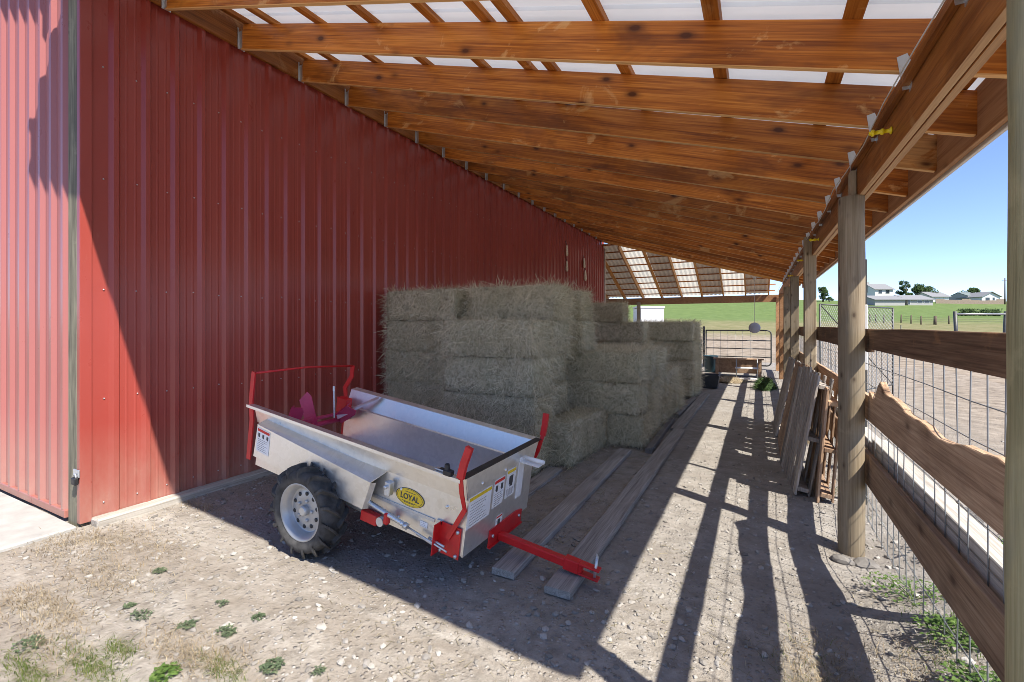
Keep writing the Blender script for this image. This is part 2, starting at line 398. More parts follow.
# ------------------------------------------------------------------ ground and terrain
def gz(x, y):
    n = noise.noise((x * .9, y * .9, 0)) * .018 + noise.noise((x * 4, y * 4, 3)) * .009 + noise.noise((x * 13, y * 13, 5)) * .004
    n += .17 * smooth(.35, .95, x) * (1 - smooth(2.6, 4.0, y)) * (1 - smooth(2.6, 3.8, x)) + .04 * smooth(.6, 1.1, x) * (1 - smooth(2.6, 3.8, x))
    n -= .085 * math.exp(-((x - .62) ** 2 + (y - 4.15) ** 2) / .35)
    n -= .02 * smooth(-2.5, -.5, x) * (1 - smooth(.0, .4, x))
    e = min(smooth(-9, -8, x), 1 - smooth(5, 6, x), smooth(-3, -2, y), 1 - smooth(21, 23, y))
    return n * e - .026 * (1 - e)
def make_ground():
    mb = MB(); bm = mb.bm
    xs = []; x = -9.0
    while x < 6.001: xs.append(x); x += .055
    ys = []; y = -3.0
    while y < 23: ys.append(y); y += .045 if 1.0 < y < 6 else .12
    g = [[bm.verts.new((x, y, gz(x, y))) for x in xs] for y in ys]
    for j in range(len(ys) - 1):
        for i in range(len(xs) - 1):
            bm.faces.new((g[j][i], g[j][i + 1], g[j + 1][i + 1], g[j + 1][i])).smooth = True
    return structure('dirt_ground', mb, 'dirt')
make_ground()
def terr(x, y):
    if -7.5 < x < 4.4 and -2 < y < 20.5: return -.35
    d = max(0, y * .8835 - x * .4685)
    z = -.03 + .25 * smooth(25, 55, d) + 3.6 * smooth(40, 118, d) + 7.0 * smooth(95, 185, d)
    z += noise.noise((x * .02, y * .02, 0)) * .5 * smooth(40, 90, d)
    a = math.degrees(math.atan2(x, y))
    z += 3.0 * smooth(150, 240, d) * (1 - smooth(2, 12, a))
    return z - 14 * smooth(230, 700, d)
def make_terrain():
    mb = MB(); bm = mb.bm; rad = [0.0]; r = 1.5
    while r < 900: rad.append(r); r *= 1.06
    N = 180; prev = None
    c = bm.verts.new((0, 0, -.03))
    for r in rad[1:]:
        ring = [bm.verts.new((r * math.sin(2 * math.pi * k / N), r * math.cos(2 * math.pi * k / N), 0)) for k in range(N)]
        for v in ring: v.co.z = terr(v.co.x, v.co.y)
        for k in range(N):
            if prev is None: bm.faces.new((c, ring[k], ring[(k + 1) % N]))
            else: bm.faces.new((prev[k], prev[(k + 1) % N], ring[(k + 1) % N], ring[k])).smooth = True
        prev = ring
    return structure('terrain', mb, 'pasture')
make_terrain()
mb = MB(); mb.box((-13, -6, -.1), (-4.70, WY0 - .035, .03), bev=.012)
structure('concrete_pad', mb, 'concrete')

# ------------------------------------------------------------------ barn
barn = thing('barn', 'red ribbed steel barn with a weathered dark corner post', 'barn', (WX, WY0, 0))
def ribbed(y0, y1, zlo, zhi, first):   # profile along y, rib height along +x
    pts = [(y0, 0)]; y = first
    while y < y1 - .08:
        if y > y0 + .05:
            pts += [(y - .044, 0), (y - .018, .030), (y + .016, .030), (y + .034, 0)]
        for q in (.083, .146):
            if y + q + .012 < y1 and y + q - .012 > y0: pts += [(y + q - .012, 0), (y + q - .004, .002), (y + q + .004, .002), (y + q + .012, 0)]
        y += .2286
    pts.append((y1, 0)); pts = [p for i, p in enumerate(pts) if i == 0 or p[0] > pts[i - 1][0] + 1e-5]
    return pts
mb = MB(); prof = ribbed(WY0 + .05, WY1, 0, 5.3, 1.843 + .02)
lo = [mb.bm.verts.new((WX + h, y, .02)) for y, h in prof]; hi = [mb.bm.verts.new((WX + h, y, 5.32)) for y, h in prof]
for i in range(len(prof) - 1): mb.bm.faces.new((lo[i], lo[i + 1], hi[i + 1], hi[i]))
# screws along the girts
for z in (.16, 1.0, 1.9, 2.8, 3.7):
    y = WY0 + .14
    while y < 9.0:
        mb.lathe([(.0065, .0), (.0065, .004), (.003, .008), (.0005, .008)], (WX + .001, y + rnd(-.006, .006), z + rnd(-.012, .012)), 'X', 6, 1); y += .2286
build('side_wall', mb, ['wall', 'steel'], barn)
mb = MB(); prof = [(-4.95 - y, h) for y, h in ribbed(0, 8, 0, 5, .06)]
lo = [mb.bm.verts.new((x, WY0 - h, .10)) for x, h in prof]; hi = [mb.bm.verts.new((x, WY0 - h, 7.5)) for x, h in prof]
for i in range(len(prof) - 1): mb.bm.faces.new((lo[i], lo[i + 1], hi[i + 1], hi[i]))
build('front_wall', mb, 'faded_wall', barn)
mb = MB(); mb.box((-12.95, WY0 - .032, .035), (-4.95, WY0 + .02, .10), bev=.006); build('base_flashing', mb, 'wall', barn)
mb = MB(); mb.box((-4.94, WY0 - .015, -.05), (-4.765, WY0 + .12, 5.3), bev=.012)
build('corner_post', mb, 'black_post', barn)
mb = MB(); mb.box((-4.762, WY0 - .02, .03), (WX + .022, WY0 + .058, 5.3), bev=.004); build('corner_trim', mb, 'wall', barn)
mb = MB(); mb.box((WX - .04, WY0 + .05, -.1), (WX - .004, WY1 - .002, .1)); build('wall_base', mb, 'grey_wood', barn)
mb = MB()
pl = [(WX + .012, 1.75), (WX + .13, 1.73), (WX + .15, 2.6), (WX + .13, 3.45), (WX + .012, 3.5)]
mb.box((WX + .006, 1.70, -.09), (WX + .13, 3.45, .06), bev=.012); build('sill_board', mb, 'pale_board', barn)
mb = MB(); mb.box((WX + .006, 3.47, -.09), (WX + .095, 8.4, .07), bev=.01); build('sill_board', mb, 'grey_wood', barn)
mb = MB(); mb.box((WX + .0, WY1, .0), (WX + .04, WY1 + .05, 4.42), bev=.005); build('end_trim', mb, 'trim_white', barn)
# hasp and padlock on the corner
hp = MB(); z0 = .43; hp.box((-4.80, WY0 - .03, z0 - .03), (-4.70, WY0 - .021, z0 + .03), bev=.003)
hp.tube([(-4.74 + .022 * math.cos(a), WY0 - .04, z0 - .03 + .03 * math.sin(a)) for a in [math.pi * k / 8 for k in range(9)]], .006, 6)
hp.box((-4.772, WY0 - .055, z0 - .085), (-4.708, WY0 - .025, z0 - .03), bev=.006, mi=1); build('padlock', hp, ['steel', 'dark'], barn)
# barn roof: eave just outside the side wall, rake overhanging the front wall
mb = MB(); mb.prism([(-4.62, 1.30, 5.30), (-11, 1.30, 7.4), (-11, 1.30, 7.5), (-4.62, 1.30, 5.40)], (0, 15, 0)); mb.box((-4.66, 1.29, 5.18), (-4.61, 16.3, 5.42)); build('roof', mb, 'sheet_grey', barn)

# ------------------------------------------------------------------ lean-to roof
lean = thing('lean_to', 'open timber lean-to with amber rafters and white sheet roof on posts', 'lean-to', (0, 1.2, 0))
YF = 1.18
mb = MB(); mb.box((WX + .024, YF + .02, 4.435), (WX + .062, 15.5, 4.715), bev=.004); build('ledger', mb, 'header', lean)
# one rafter with its hangers, then copies
ang = math.atan(SL); Lr = (1.10 - (WX + .066)) / math.cos(ang)
Mr = Matrix.Rotation(ang, 4, 'Y')
def rafter(y, mat, first):
    if first is None:
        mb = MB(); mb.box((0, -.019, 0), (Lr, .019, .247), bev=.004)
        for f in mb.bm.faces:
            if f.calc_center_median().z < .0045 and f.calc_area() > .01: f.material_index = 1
        r = build('rafter', mb, [mat, 'bounce_lit_rafter_edge'], lean, world=False)
        r.location = Vector((WX + .066, y, zr(WX + .066))) - wloc(lean); r.rotation_euler = (0, ang, 0)
        h = MB(); h.box((-.001, -.036, -.004), (.003, -.021, .21)); h.box((-.001, .021, -.004), (.003, .036, .21)); h.box((.0, -.022, -.004), (.05, .022, -.0005)); h.box((.0, -.0225, 0), (.05, -.0195, .17)); h.box((0, .0195, 0), (.05, .0225, .17))
        build('hanger', h, 'steel', r, world=False).rotation_euler = (0, -ang, 0)
        h = MB(); x0 = HX - (WX + .066)
        h.prism([(x0 - .028, -.0235, -.085 - SL * x0), (x0 + .012, -.0235, -.085 - SL * x0), (x0 + .022, -.0235, .0 - SL * x0), (x0 - .01, -.0235, .09 - SL * x0), (x0 - .05, -.0235, .08 - SL * x0)], (0, .003, 0))
        h.prism([(x0 - .003, -.022, -.1 - SL * x0), (x0 - .003, -.062, -.09 - SL * x0), (x0 - .003, -.062, -.02 - SL * x0), (x0 - .003, -.022, .01 - SL * x0)], (.0025, 0, 0))
        build('tie_plate', h, 'steel', r, world=False).rotation_euler = (0, -ang, 0)
        return r
    r = first.copy(); COL.objects.link(r); r.parent = lean
    r.location = Vector((WX + .066, y, zr(WX + .066))) - wloc(lean)
    r.rotation_euler = (0, ang + rnd(-.0015, .0015), 0)
    for ch in first.children:
        c = ch.copy(); COL.objects.link(c); c.parent = r
    return r
r0 = rafter(1.52, 'rafter', None)
for k in range(1, 20): rafter(1.52 + .69 * k + rnd(-.01, .01), 'rafter', r0)
mb = MB(); mb.box((0, -.04, 0), (Lr - .05, .04, .247), bev=.003)
re = build('end_rafter', mb, 'pale_rafter', lean, world=False); re.location = Vector((WX + .066, 15.33, zr(WX + .066) + .0)) - wloc(lean); re.rotation_euler = (0, ang, 0)
ZT = .247 / math.cos(ang)          # vertical depth of a rafter
def ztop(x): return zr(x) + ZT
def purlin(x, w=.089):
    mb = MB(); n = 3; ys = [YF + .03, 5.5 + rnd(-.3, .3), 10.6 + rnd(-.3, .3), 15.42]
    for a, b in zip(ys[:-1], ys[1:]):
        mb.box((-w / 2, a + .001, .0015), (w / 2, b - .001, .040), mat=Matrix.Translation((x, 0, ztop(x))) @ Mr, bev=.002)
    build('purlin', mb, 'purlin', lean)
for x in (-4.56, -4.16, -3.51, -2.85, -2.2, -1.74, -1.52, -.9, -.234, .42, 1.02): purlin(x)
# roof sheet, ribbed along the slope
def roof_sheet(y0, y1, x0, x1, ztopf, mats, name, parent):
    mb = MB(); prof = []; y = y0
    while y < y1:
        prof += [(y, 0), (y + .014, .02), (y + .034, .02), (y + .048, 0)]; y += .2286
    prof.append((y1, 0)); prof = [p for p in prof if p[0] <= y1]
    for off, in ((.0,),):
        a = [mb.bm.verts.new((x0, y, ztopf(x0) + h)) for y, h in prof]; b = [mb.bm.verts.new((x1, y, ztopf(x1) + h)) for y, h in prof]
        for i in range(len(prof) - 1): mb.bm.faces.new((a[i], a[i + 1], b[i + 1], b[i]))
    return build(name, mb, mats, parent)
roof_sheet(YF, 15.45, WX - .0, 1.17, lambda x: ztop(x) + .046, 'sheet_white', 'roof_sheet', lean)
# rake board at the front and eave fascia with a white edge
mb = MB(); mb.box((0, 0, .0), (Lr + .05, .035, .335), bev=.003); o = build('rake_board', mb, 'rafter', lean, world=False); o.location = Vector((WX + .066, YF - .02, zr(WX + .066))) - wloc(lean); o.rotation_euler = (0, ang, 0)
mb = MB(); mb.box((1.103, YF + .02, zr(1.103) - .03), (1.14, 15.45, ztop(1.103) + .02), bev=.003); build('fascia', mb, 'pale_header', lean)
mb = MB(); mb.box((1.142, YF, zr(1.103) - .05), (1.168, 15.47, ztop(1.14) + .03), bev=.004); build('eave_trim', mb, 'trim_white', lean)
# header beam: two plies in three lengths
HZ1 = zr(HX + .04) - .003; HZ0 = HZ1 - .262
for k in range(2):
    for a, b in ((YF + .05, 7.5), (7.505, 13.2), (13.205, 18.9)):
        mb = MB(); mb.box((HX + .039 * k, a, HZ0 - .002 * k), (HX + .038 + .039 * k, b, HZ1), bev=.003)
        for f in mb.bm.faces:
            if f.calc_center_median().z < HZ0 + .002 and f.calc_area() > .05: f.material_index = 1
        build('header_beam', mb, ['header', 'bounce_lit_header_edge'], lean)
mb = MB(); mb.box((HX - .034, 1.3, HZ1 - .05), (HX - .002, 15.2, HZ1 - .004)); build('nailer', mb, 'header', lean)
# posts
PX = .625
def round_post(x, y, r, z1, mat, lean_x=0):
    mb = MB(); pts = []; rad = []
    for k in range(13):
        z = -.3 + (z1 + .3) * k / 12; pts.append((x + lean_x * (1 - k / 12) + noise.noise((z * 2, y, 0)) * .006, y + noise.noise((z * 2, y, 9)) * .012, z)); rad.append(r * (1.05 - .06 * k / 12) + noise.noise((z * 5, y, 4)) * .006)
    mb.tube(pts, rad, 20); return build('post', mb, mat, lean, origin=(x, y, 0))
round_post(.635, 1.60, .082, HZ0, 'post_green')
round_post(.61, 4.2, .081, HZ0, 'post')
for y in (7.5, 10.5, 13.2, 15.9, 18.85):
    mb = MB(); mb.box((PX - .07, y - .07, -.3), (PX + .07, y + .07, HZ1 - .003 if y < 10 else HZ0 - .003), bev=.008); build('post', mb, 'post' if y < 15 else 'pale_header', lean, origin=(PX, y, 0))
mb = MB(); mb.box((HX - .042, 4.2, HZ0), (HX - .004, 4.3, HZ0 + .2), bev=.004); build('splice_block', mb, 'post', lean)

# ------------------------------------------------------------------ rear lean-to (its roof falls away from us)
rear = thing('rear_lean_to', 'rear roof of grey and clear panels sloping down to a low beam', 'lean-to', (-2, 19, 0))
BY = 19.0; BZ = 2.42
def zq(y): return BZ + .27 + .40 * (BY - y)
mb = MB(); mb.box((-9, BY - .04, BZ), (PX + .1, BY + .04, BZ + .262), bev=.004); build('eave_beam', mb, 'pale_header', rear)
for x in (-4.25, -9):
    mb = MB(); mb.box((x - .07, BY - .11, -.2), (x + .07, BY - .042, BZ + .1), bev=.008); build('post', mb, 'post', rear)
xs = [-8.6 + .745 * k for k in range(13)]
for x in xs:
    a2 = math.atan(.40); mb = MB(); L = 4.0 / math.cos(a2)
    mb.box((0, -.02, 0), (L, .02, .19), bev=.003)
    o = build('rafter', mb, 'pale_rafter', rear, world=False); o.location = Vector((x, BY + .35, zq(BY + .35))) - wloc(rear)
    o.rotation_euler = Matrix(((0, 1, 0), (-math.cos(a2), 0, math.sin(a2)), (math.sin(a2), 0, math.cos(a2)))).to_euler()
for k in range(9):
    y = BY + .2 - .46 * k; mb = MB(); mb.box((-8.8, y - .04, zq(y) + .222), (.55, y + .04, zq(y) + .258)); build('purlin', mb, 'purlin', rear)
for i, x in enumerate(xs[:-1]):
    mb = MB(); clear = i in (6, 8, 10, 12)
    y0, y1 = BY + .5, 15.5; n = 5
    for q in range(n * 2):
        xa = x + .745 * q / (n * 2); xb = x + .745 * (q + 1) / (n * 2); za = .02 * (q % 2); zb = .02 * ((q + 1) % 2)
        mb.poly([(xa, y0, zq(y0) + .27 + za), (xb, y0, zq(y0) + .27 + zb), (xb, y1, zq(y1) + .27 + zb), (xa, y1, zq(y1) + .27 + za)])
    build('skylight_panel' if clear else 'roof_panel', mb, 'skylight' if clear else 'sheet_grey', rear)

# ------------------------------------------------------------------ hay bales
BL, BW, BH = 1.17, .49, .405
def bale_mesh(seed):
    rg = random.Random(seed); mb = MB(); bm = mb.bm
    def disp(p):
        q = Vector(p) + Vector((seed * 3.1, 0, 0))
        return (noise.noise(q * 4) * .034 + noise.noise(q * 13) * .02)
    nx, ny, nz = 16, 7, 6; cache = {}
    def V(i, j, k):
        key = (i, j, k)
        if key not in cache:
            p = Vector(((i / nx - .5) * BL, (j / ny - .5) * BW, k / nz * BH)); c = Vector((0, 0, BH / 2)); d = p - c
            # soften the corners and bulge the middle between the two strings
            u = Vector((abs(d.x) / (BL / 2), abs(d.y) / (BW / 2), abs(d.z) / (BH / 2)))
            rr = sum(1 for t in u if t > .99)
            p = c + d * (1 - (.012 * (rr - 1) if rr > 1 else 0)) + d.normalized() * (disp(p) - .006)
            cache[key] = bm.verts.new(p)
        return cache[key]
    def side(fn, a, b):
        for i in range(a):
            for j in range(b):
                bm.faces.new((fn(i, j), fn(i + 1, j), fn(i + 1, j + 1), fn(i, j + 1))).smooth = True
    side(lambda i, j: V(i, j, 0), nx, ny); side(lambda i, j: V(i, j, nz), nx, ny)
    side(lambda i, j: V(i, 0, j), nx, nz); side(lambda i, j: V(i, ny, j), nx, nz)
    side(lambda i, j: V(0, i, j), ny, nz); side(lambda i, j: V(nx, i, j), ny, nz)
    faces = [((0, -1, 0), 1300), ((0, 1, 0), 500), ((1, 0, 0), 650), ((-1, 0, 0), 300), ((0, 0, 1), 800)]
    for n, cnt in faces:
        n = Vector(n)
        for _ in range(cnt):
            x, y, z = rg.uniform(-.5, .5) * BL, rg.uniform(-.5, .5) * BW, rg.uniform(0, 1) * BH
            if n.x: x = n.x * BL / 2
            if n.y: y = n.y * BW / 2
            if n.z: z = BH
            t = Vector((rg.gauss(0, 1), rg.gauss(0, 1), rg.gauss(0, 1) - (.25 if not n.z else 0)))
            t = (t - n * t.dot(n)).normalized()
            L = rg.uniform(.05, .19); o = rg.uniform(.02, .5) if rg.random() < .88 else rg.uniform(.5, 1.2)
            d = (t + n * o).normalized() * L
            s = d.cross(n).normalized() if rg.random() < .7 else t.cross(n).normalized()
            p = Vector((x, y, z)) + n * (-.012)
            mb.blade(p, d, s, rg.uniform(.0016, .0034), 1, .5, bend=(rg.uniform(-.02, .02), rg.uniform(-.02, .02), rg.uniform(-.035, .005)))
    return mb.mesh('hay_bale', ['hay_core', 'hay'])
BM = [bale_mesh(s) for s in range(5)]
bale_n = 0
def bale(x, y, layer, label, rz=0, edge=False, z=None):
    global bale_n
    o = bpy.data.objects.new('hay_bale', BM[bale_n % 5]); bale_n += 1; COL.objects.link(o)
    o.location = (x + rnd(-.03, .03), y + rnd(-.012, .012), (layer * .41 + .02) if z is None else z)
    o.rotation_euler = (R(90) if edge else 0, 0, rz + rnd(-.03, .03) + (math.pi if random.random() < .5 else 0))
    tag(o, label, 'hay bale', 'hay bales stacked under the lean-to'); return o
LAY = ['bottom', 'second from the ground', 'middle', 'fourth from the ground', 'topmost']
for k in range(5): bale(-3.96, 5.1, k, f'grey-green hay bale, {LAY[k]} in the tall column against the red wall')
for k in range(4): bale(-2.62, 4.6, k, f'hay bale, {LAY[k]} in the front column just behind the trailer')
bale(-2.62, 5.1, 4, 'hay bale topping the tall stack, at its front right corner')
bale(-2.62, 5.1, 3, 'hay bale tucked directly behind the highest bale of the front column')
for k in range(5): bale(-2.82, 5.62, k, f'hay bale {LAY[k]} in the tall stack, its end facing the path')
bale(-3.96, 5.62, 4, 'hay bale lying behind the topmost bale beside the red wall')
bale(-2.66, 6.14, 4, 'hay bale at the far right end of the tall stack top layer')
bale(-2.66, 6.14, 3, 'hay bale below the far right end of the tall stack top layer')
o = bale(-1.86, 5.28, 0, 'low single greenish hay bale on edge on the ground at the foot of the stack', R(90), True, z=.26); o.location.y = 5.3
o.rotation_euler = (R(90), 0, R(86)); o.location = (-2.2, 5.46, .25)
RB = ['bottom', 'middle', 'top']
for j, y in enumerate((6.28, 6.78, 7.28)):
    for k in range(3): bale(-1.9, y, k, f'hay bale, {RB[k]} layer, {("nearest","second","third")[j]} row of the low block by the planks')
for j, y in enumerate((7.78, 8.28)):
    for k in range(2): bale(-1.9 + .03 * k, y, k, f'hay bale, {("lower","upper")[k]} of two, {("fourth","fifth")[j]} row of the low block')
bale(-1.93, 7.78, 2, 'hay bale crowning the fourth row of the low block')
bale(-1.9, 8.78, 1, 'upper hay bale in the second last row of the low block')
bale(-1.88, 8.78, 0, 'bottom hay bale stepping down past the lower block, nearer of two')
bale(-1.86, 9.28, 0, 'bottom hay bale stepping down past the lower block, farther of two')
for k in range(4): bale(-2.62, 9.85, k, f'hay bale, {LAY[k]} in the dark stack behind the lower block')
bale(-3.05, 9.85, 4, 'small looking hay bale perched alone on the dark stack behind')
for j, y in enumerate((10.9, 11.4, 11.9)):
    for k in range(4): bale(-1.82, y, k, f'dark hay bale, {LAY[k]}, {("near","central","rear")[j]} row of the far stack')

# loose straw on the ground round the stack
mb = MB()
for _ in range(5200):
    x = rnd(-4.4, -.85); y = rnd(3.0, 11.5)
    if random.random() > (1.0 if x < -1.25 else .35) * (1.0 if y > 3.9 else .45): continue
    a = rnd(0, 6.28); L = rnd(.04, .13); z = gz(x, y)
    mb.blade((x, y, z + rnd(.003, .02)), (math.cos(a) * L, math.sin(a) * L, rnd(-.004, .02)), (-math.sin(a), math.cos(a), .3), rnd(.0015, .003), 0, .6)
for _ in range(5200):
    x = rnd(-4.55, .9); y = rnd(1.0, 3.6)
    if random.random() > .25 + .75 * smooth(-.1, .35, noise.noise((x * 1.3, y * 1.3, 2))): continue
    if y < 1.68 and x < -4.6: continue
    a = rnd(0, 6.28); L = rnd(.015, .06); z = gz(x, y)
    mb.blade((x, y, z + rnd(.002, .008)), (math.cos(a) * L, math.sin(a) * L, rnd(-.003, .01)), (-math.sin(a), math.cos(a), .3), rnd(.0009, .0018), 0, .6)
tag(build('straw_litter', mb, 'straw'), 'loose straw scattered on the dirt round the hay stack', 'straw', kind='stuff')

# ------------------------------------------------------------------ planks on the dirt
def plank(x, y0, y1, w, rz, label, t=.045, zt=.035, mat='grey_wood'):
    L = y1 - y0; mb = MB(); n = 14; bm = mb.bm; rings = []
    for i in range(n + 1):
        y = -L / 2 + L * i / n; e = noise.noise((x * 3, y * 1.1, 1)) * .006; h = noise.noise((x * 3, y * .9, 5)) * .008
        ww = w / 2
        c = .006
        rings.append([bm.verts.new(p) for p in ((-ww + e, y, -t + h), (ww + e, y, -t + h), (ww + e, y, h - c), (ww + e - c, y, h), (-ww + e + c, y, h), (-ww + e, y, h - c))])
    for i in range(n):
        for k in range(6): bm.faces.new((rings[i][k], rings[i][(k + 1) % 6], rings[i + 1][(k + 1) % 6], rings[i + 1][k]))
    bm.faces.new(rings[0]); bm.faces.new(rings[-1][::-1])
    o = build('plank', mb, mat, world=False); o.location = (x, (y0 + y1) / 2, zt); o.rotation_euler = (0, 0, rz)
    return tag(o, label, 'plank', 'weathered planks laid on the dirt')
plank(-1.05, 2.55, 7.35, .165, R(.0), 'grey weathered plank nearest the sunlit path, its end under the red tongue', zt=.04)
plank(-1.08, 7.38, 11.5, .175, R(-.4), 'grey plank continuing the path edge toward the far stack')
plank(-1.46, 2.58, 5.85, .16, R(.8), 'grey weathered plank between the trailer and the path-side plank', zt=.04)
plank(-1.97, 3.7, 4.75, .17, R(1), 'short grey plank poking out before the single hay bale', zt=.03)
plank(-1.24, 5.95, 8.1, .085, R(1.5), 'narrow rough grey timber along the side of the lower block', .07, .06)
plank(-1.24, 8.5, 10.6, .1, R(-1.5), 'narrow grey timber lying before the far hay stack', .06, .05)

# ------------------------------------------------------------------ manure spreader trailer
tr = thing('spreader_trailer', 'galvanised manure spreader trailer with red levers and red tongue', 'trailer', (-2.77, 2.76, 0))
PIT = math.atan(.277 / 2.0); cp, sp_ = math.cos(PIT), math.sin(PIT)
YC = 2.76; AX = Vector((-2.77, YC, .318))
def T(u, v, w): return Vector((AX.x + u * cp + w * sp_, YC + v, AX.z - u * sp_ + w * cp))
TM = Matrix(((cp, 0, sp_, AX.x), (0, 1, 0, YC), (-sp_, 0, cp, AX.z), (0, 0, 0, 1)))
U0, U1 = -.80, 1.20
def tbox(mb, lo, hi, bev=0, mi=0): mb.box(lo, hi, mat=TM, bev=bev, mi=mi); return mb
def side_panel(sg):
    mb = MB(); t = .004
    prof = [(.44, .055), (.44, .40), (.455, .407), (.495, .553), (.555, .561), (.555, .545), (.552, .545)]
    inn = [(.436, .07), (.436, .402), (.451, .41), (.491, .557), (.537, .565)][:4] + [(.5, .5655), (.5435, .566), (.5435, .543)]
    loop = prof[:6] + [(.5585, .545), (.5585, .566), (.49, .5575), (.4505, .4105), (.436, .404), (.436, .055)]
    pts = [T(U0, sg * v, w) for v, w in loop]
    if sg < 0: pts = pts[::-1]
    mb.prism(pts, T(U1, 0, 0) - T(U0, 0, 0))
    # row of bolts
    for u in (-.6, -.2, .25, .7, 1.05):
        for w in (.13, .32):
            c = T(u + rnd(-.02, .02), sg * .44, w); mb.lathe([(.011, 0), (.011, sg * .006), (.006, sg * .011), (.0005, sg * .011)], c, 'Y', 8)
    return build('side_panel', mb, 'galv', tr)
# two skins a side: the outer panel and a liner of the same sheet
sides = [side_panel(-1), side_panel(1)]
mb = MB()
for sg in (-1, 1):
    loop = [(.434, .075), (.434, .404), (.4485, .4115), (.488, .556), (.486, .556), (.4465, .413), (.432, .406), (.432, .075)]
    pts = [T(U0 + .004, sg * v, w) for v, w in loop]
    mb.prism(pts, T(U1 - .006, 0, 0) - T(U0 + .004, 0, 0))
build('liner', mb, 'galv', tr)
mb = MB(); tbox(mb, (U0, -.43, .062), (U1 - .005, .43, .08)); build('floor', mb, 'galv_in', tr)
mb = MB(); loop = [(-.44, .05), (.44, .05), (.44, .40), (.50, .56), (-.50, .56), (-.44, .40)]
mb.prism([T(U1 + .001, v, w) for v, w in loop], T(.006, 0, 0) - T(0, 0, 0))
mb.prism([T(U1 - .03, -.5, .566), T(U1 + .02, -.5, .566), T(U1 + .02, .53, .566), T(U1 - .03, .53, .566)], T(0, 0, .004) - T(0, 0, 0), 1)
for v in (-.3, 0, .3): mb.lathe([(.012, 0), (.012, .008), (.001, .009)], T(U1 + .007, v, .47), 'X', 8)
build('front_panel', mb, ['galv', 'dark'], tr)
mb = MB(); tbox(mb, (U1 - .03, -.531, .567), (U1 + .02, -.49, .575)); tbox(mb, (U1 - .2, -.535, .568), (U1 - .08, -.5, .576), mi=1); tbox(mb, (U1 - .17, -.53, .577), (U1 - .11, -.505, .58))
build('rim_latch', mb, ['dark', 'steel'], tr)
# undercarriage
mb = MB(); mb.tube([(AX.x, YC - .62, AX.z), (AX.x, YC + .62, AX.z)], .028, 12); build('axle', mb, 'steel', tr)
mb = MB()
for sg in (-1, 1):
    tbox(mb, (U0 + .02, sg * .34 - .03, .035), (U1 - .1, sg * .34 + .03, .06))
    tbox(mb, (-.06, sg * .37 - .02, -.05), (.06, sg * .37 + .02, .06))
for u in (-.7, -.25, .2, .65): tbox(mb, (u - .02, -.33, .037), (u + .02, .33, .058))
build('undercarriage', mb, 'red', tr)
# wheels
def wheel(sg):
    c = Vector((AX.x, YC + sg * .565, AX.z)); o = sg
    w = bpy.data.objects.new('wheel', None); COL.objects.link(w); w.parent = tr; w.location = c - wloc(tr); w.empty_display_size = .1
    mb = MB(); RO, hw = .302, .086
    prof = [(.19, -hw * .78), (.2, -hw * .92), (.235, -hw * 1.06), (.262, -hw * 1.0), (.276, -hw * .86), (.283, -hw * .5), (.287, 0), (.283, hw * .5), (.276, hw * .86), (.262, hw), (.235, hw * 1.06), (.2, hw * .92), (.19, hw * .78), (.19, -hw * .78)]
    mb.lathe(prof, c, 'Y', 56)
    NL = 15
    for k in range(NL):
        for s2 in (-1, 1):
            a0 = 2 * math.pi * (k + (.5 if s2 > 0 else 0)) / NL
            pts = []
            st = [(.0, 0.0, .318), (.35, .10, .318), (.75, .2, .315), (1.0, .27, .309), (1.1, .30, .285), (1.08, .32, .262)]
            rows = []
            for f, da, rr in st:
                y = s2 * hw * (f * .97 - .06) * 1.0; wdt = .046 if f < .9 else .052
                base = .275 if f < .9 else (.255 if f < 1.05 else .246)
                if f >= 1.08: y = s2 * hw * 1.07; base = .24
                row = []
                for aa, r_ in ((-wdt, base), (-wdt * .62, rr), (wdt * .62, rr), (wdt, base)):
                    an = a0 + da + aa * .9; row.append(mb.bm.verts.new(c + Vector((r_ * math.cos(an), y, r_ * math.sin(an)))))
                rows.append(row)
            for i in range(len(rows) - 1):
                for q in range(3): mb.bm.faces.new((rows[i][q], rows[i][q + 1], rows[i + 1][q + 1], rows[i + 1][q]))
            mb.bm.faces.new(rows[0]); mb.bm.faces.new(rows[-1][::-1])
    build('tyre', mb, 'tyre', w)
    mb = MB(); e = hw * .86 * o
    mb.lathe([(.2, e * 1.02), (.192, e * 1.08), (.184, e * 1.0), (.172, e * .8), (.160, e * .55), (.155, e * .2), (.15, e * .12), (.128, e * .26), (.1, e * .34), (.06, e * .36), (.038, e * .3), (.0005, e * .3)], c, 'Y', 48)
    mb.lathe([(.19, -e), (.185, -e * .5), (.16, 0), (.155, e * .2)], c, 'Y', 48)
    for k in range(10):
        a = 2 * math.pi * k / 10 + .2; cc = c + Vector((.116 * math.cos(a), e * .31, .116 * math.sin(a)))
        mb.lathe([(.0145, 0), (.0145, e * .035), (.0005, e * .035)], cc, 'Y', 12, 1)
    build('rim', mb, ['rim', 'dark'], w)
    mb = MB(); mb.lathe([(.036, e * .28), (.036, e * .62), (.03, e * .72), (.0005, e * .74)], c, 'Y', 20)
    for k in range(5):
        a = 2 * math.pi * k / 5; cc = c + Vector((.068 * math.cos(a), e * .34, .068 * math.sin(a))); mb.lathe([(.0125, 0), (.0125, e * .16), (.006, e * .2), (.0005, e * .2)], cc, 'Y', 6)
    build('hub', mb, 'rim', w)
wheel(-1); wheel(1)
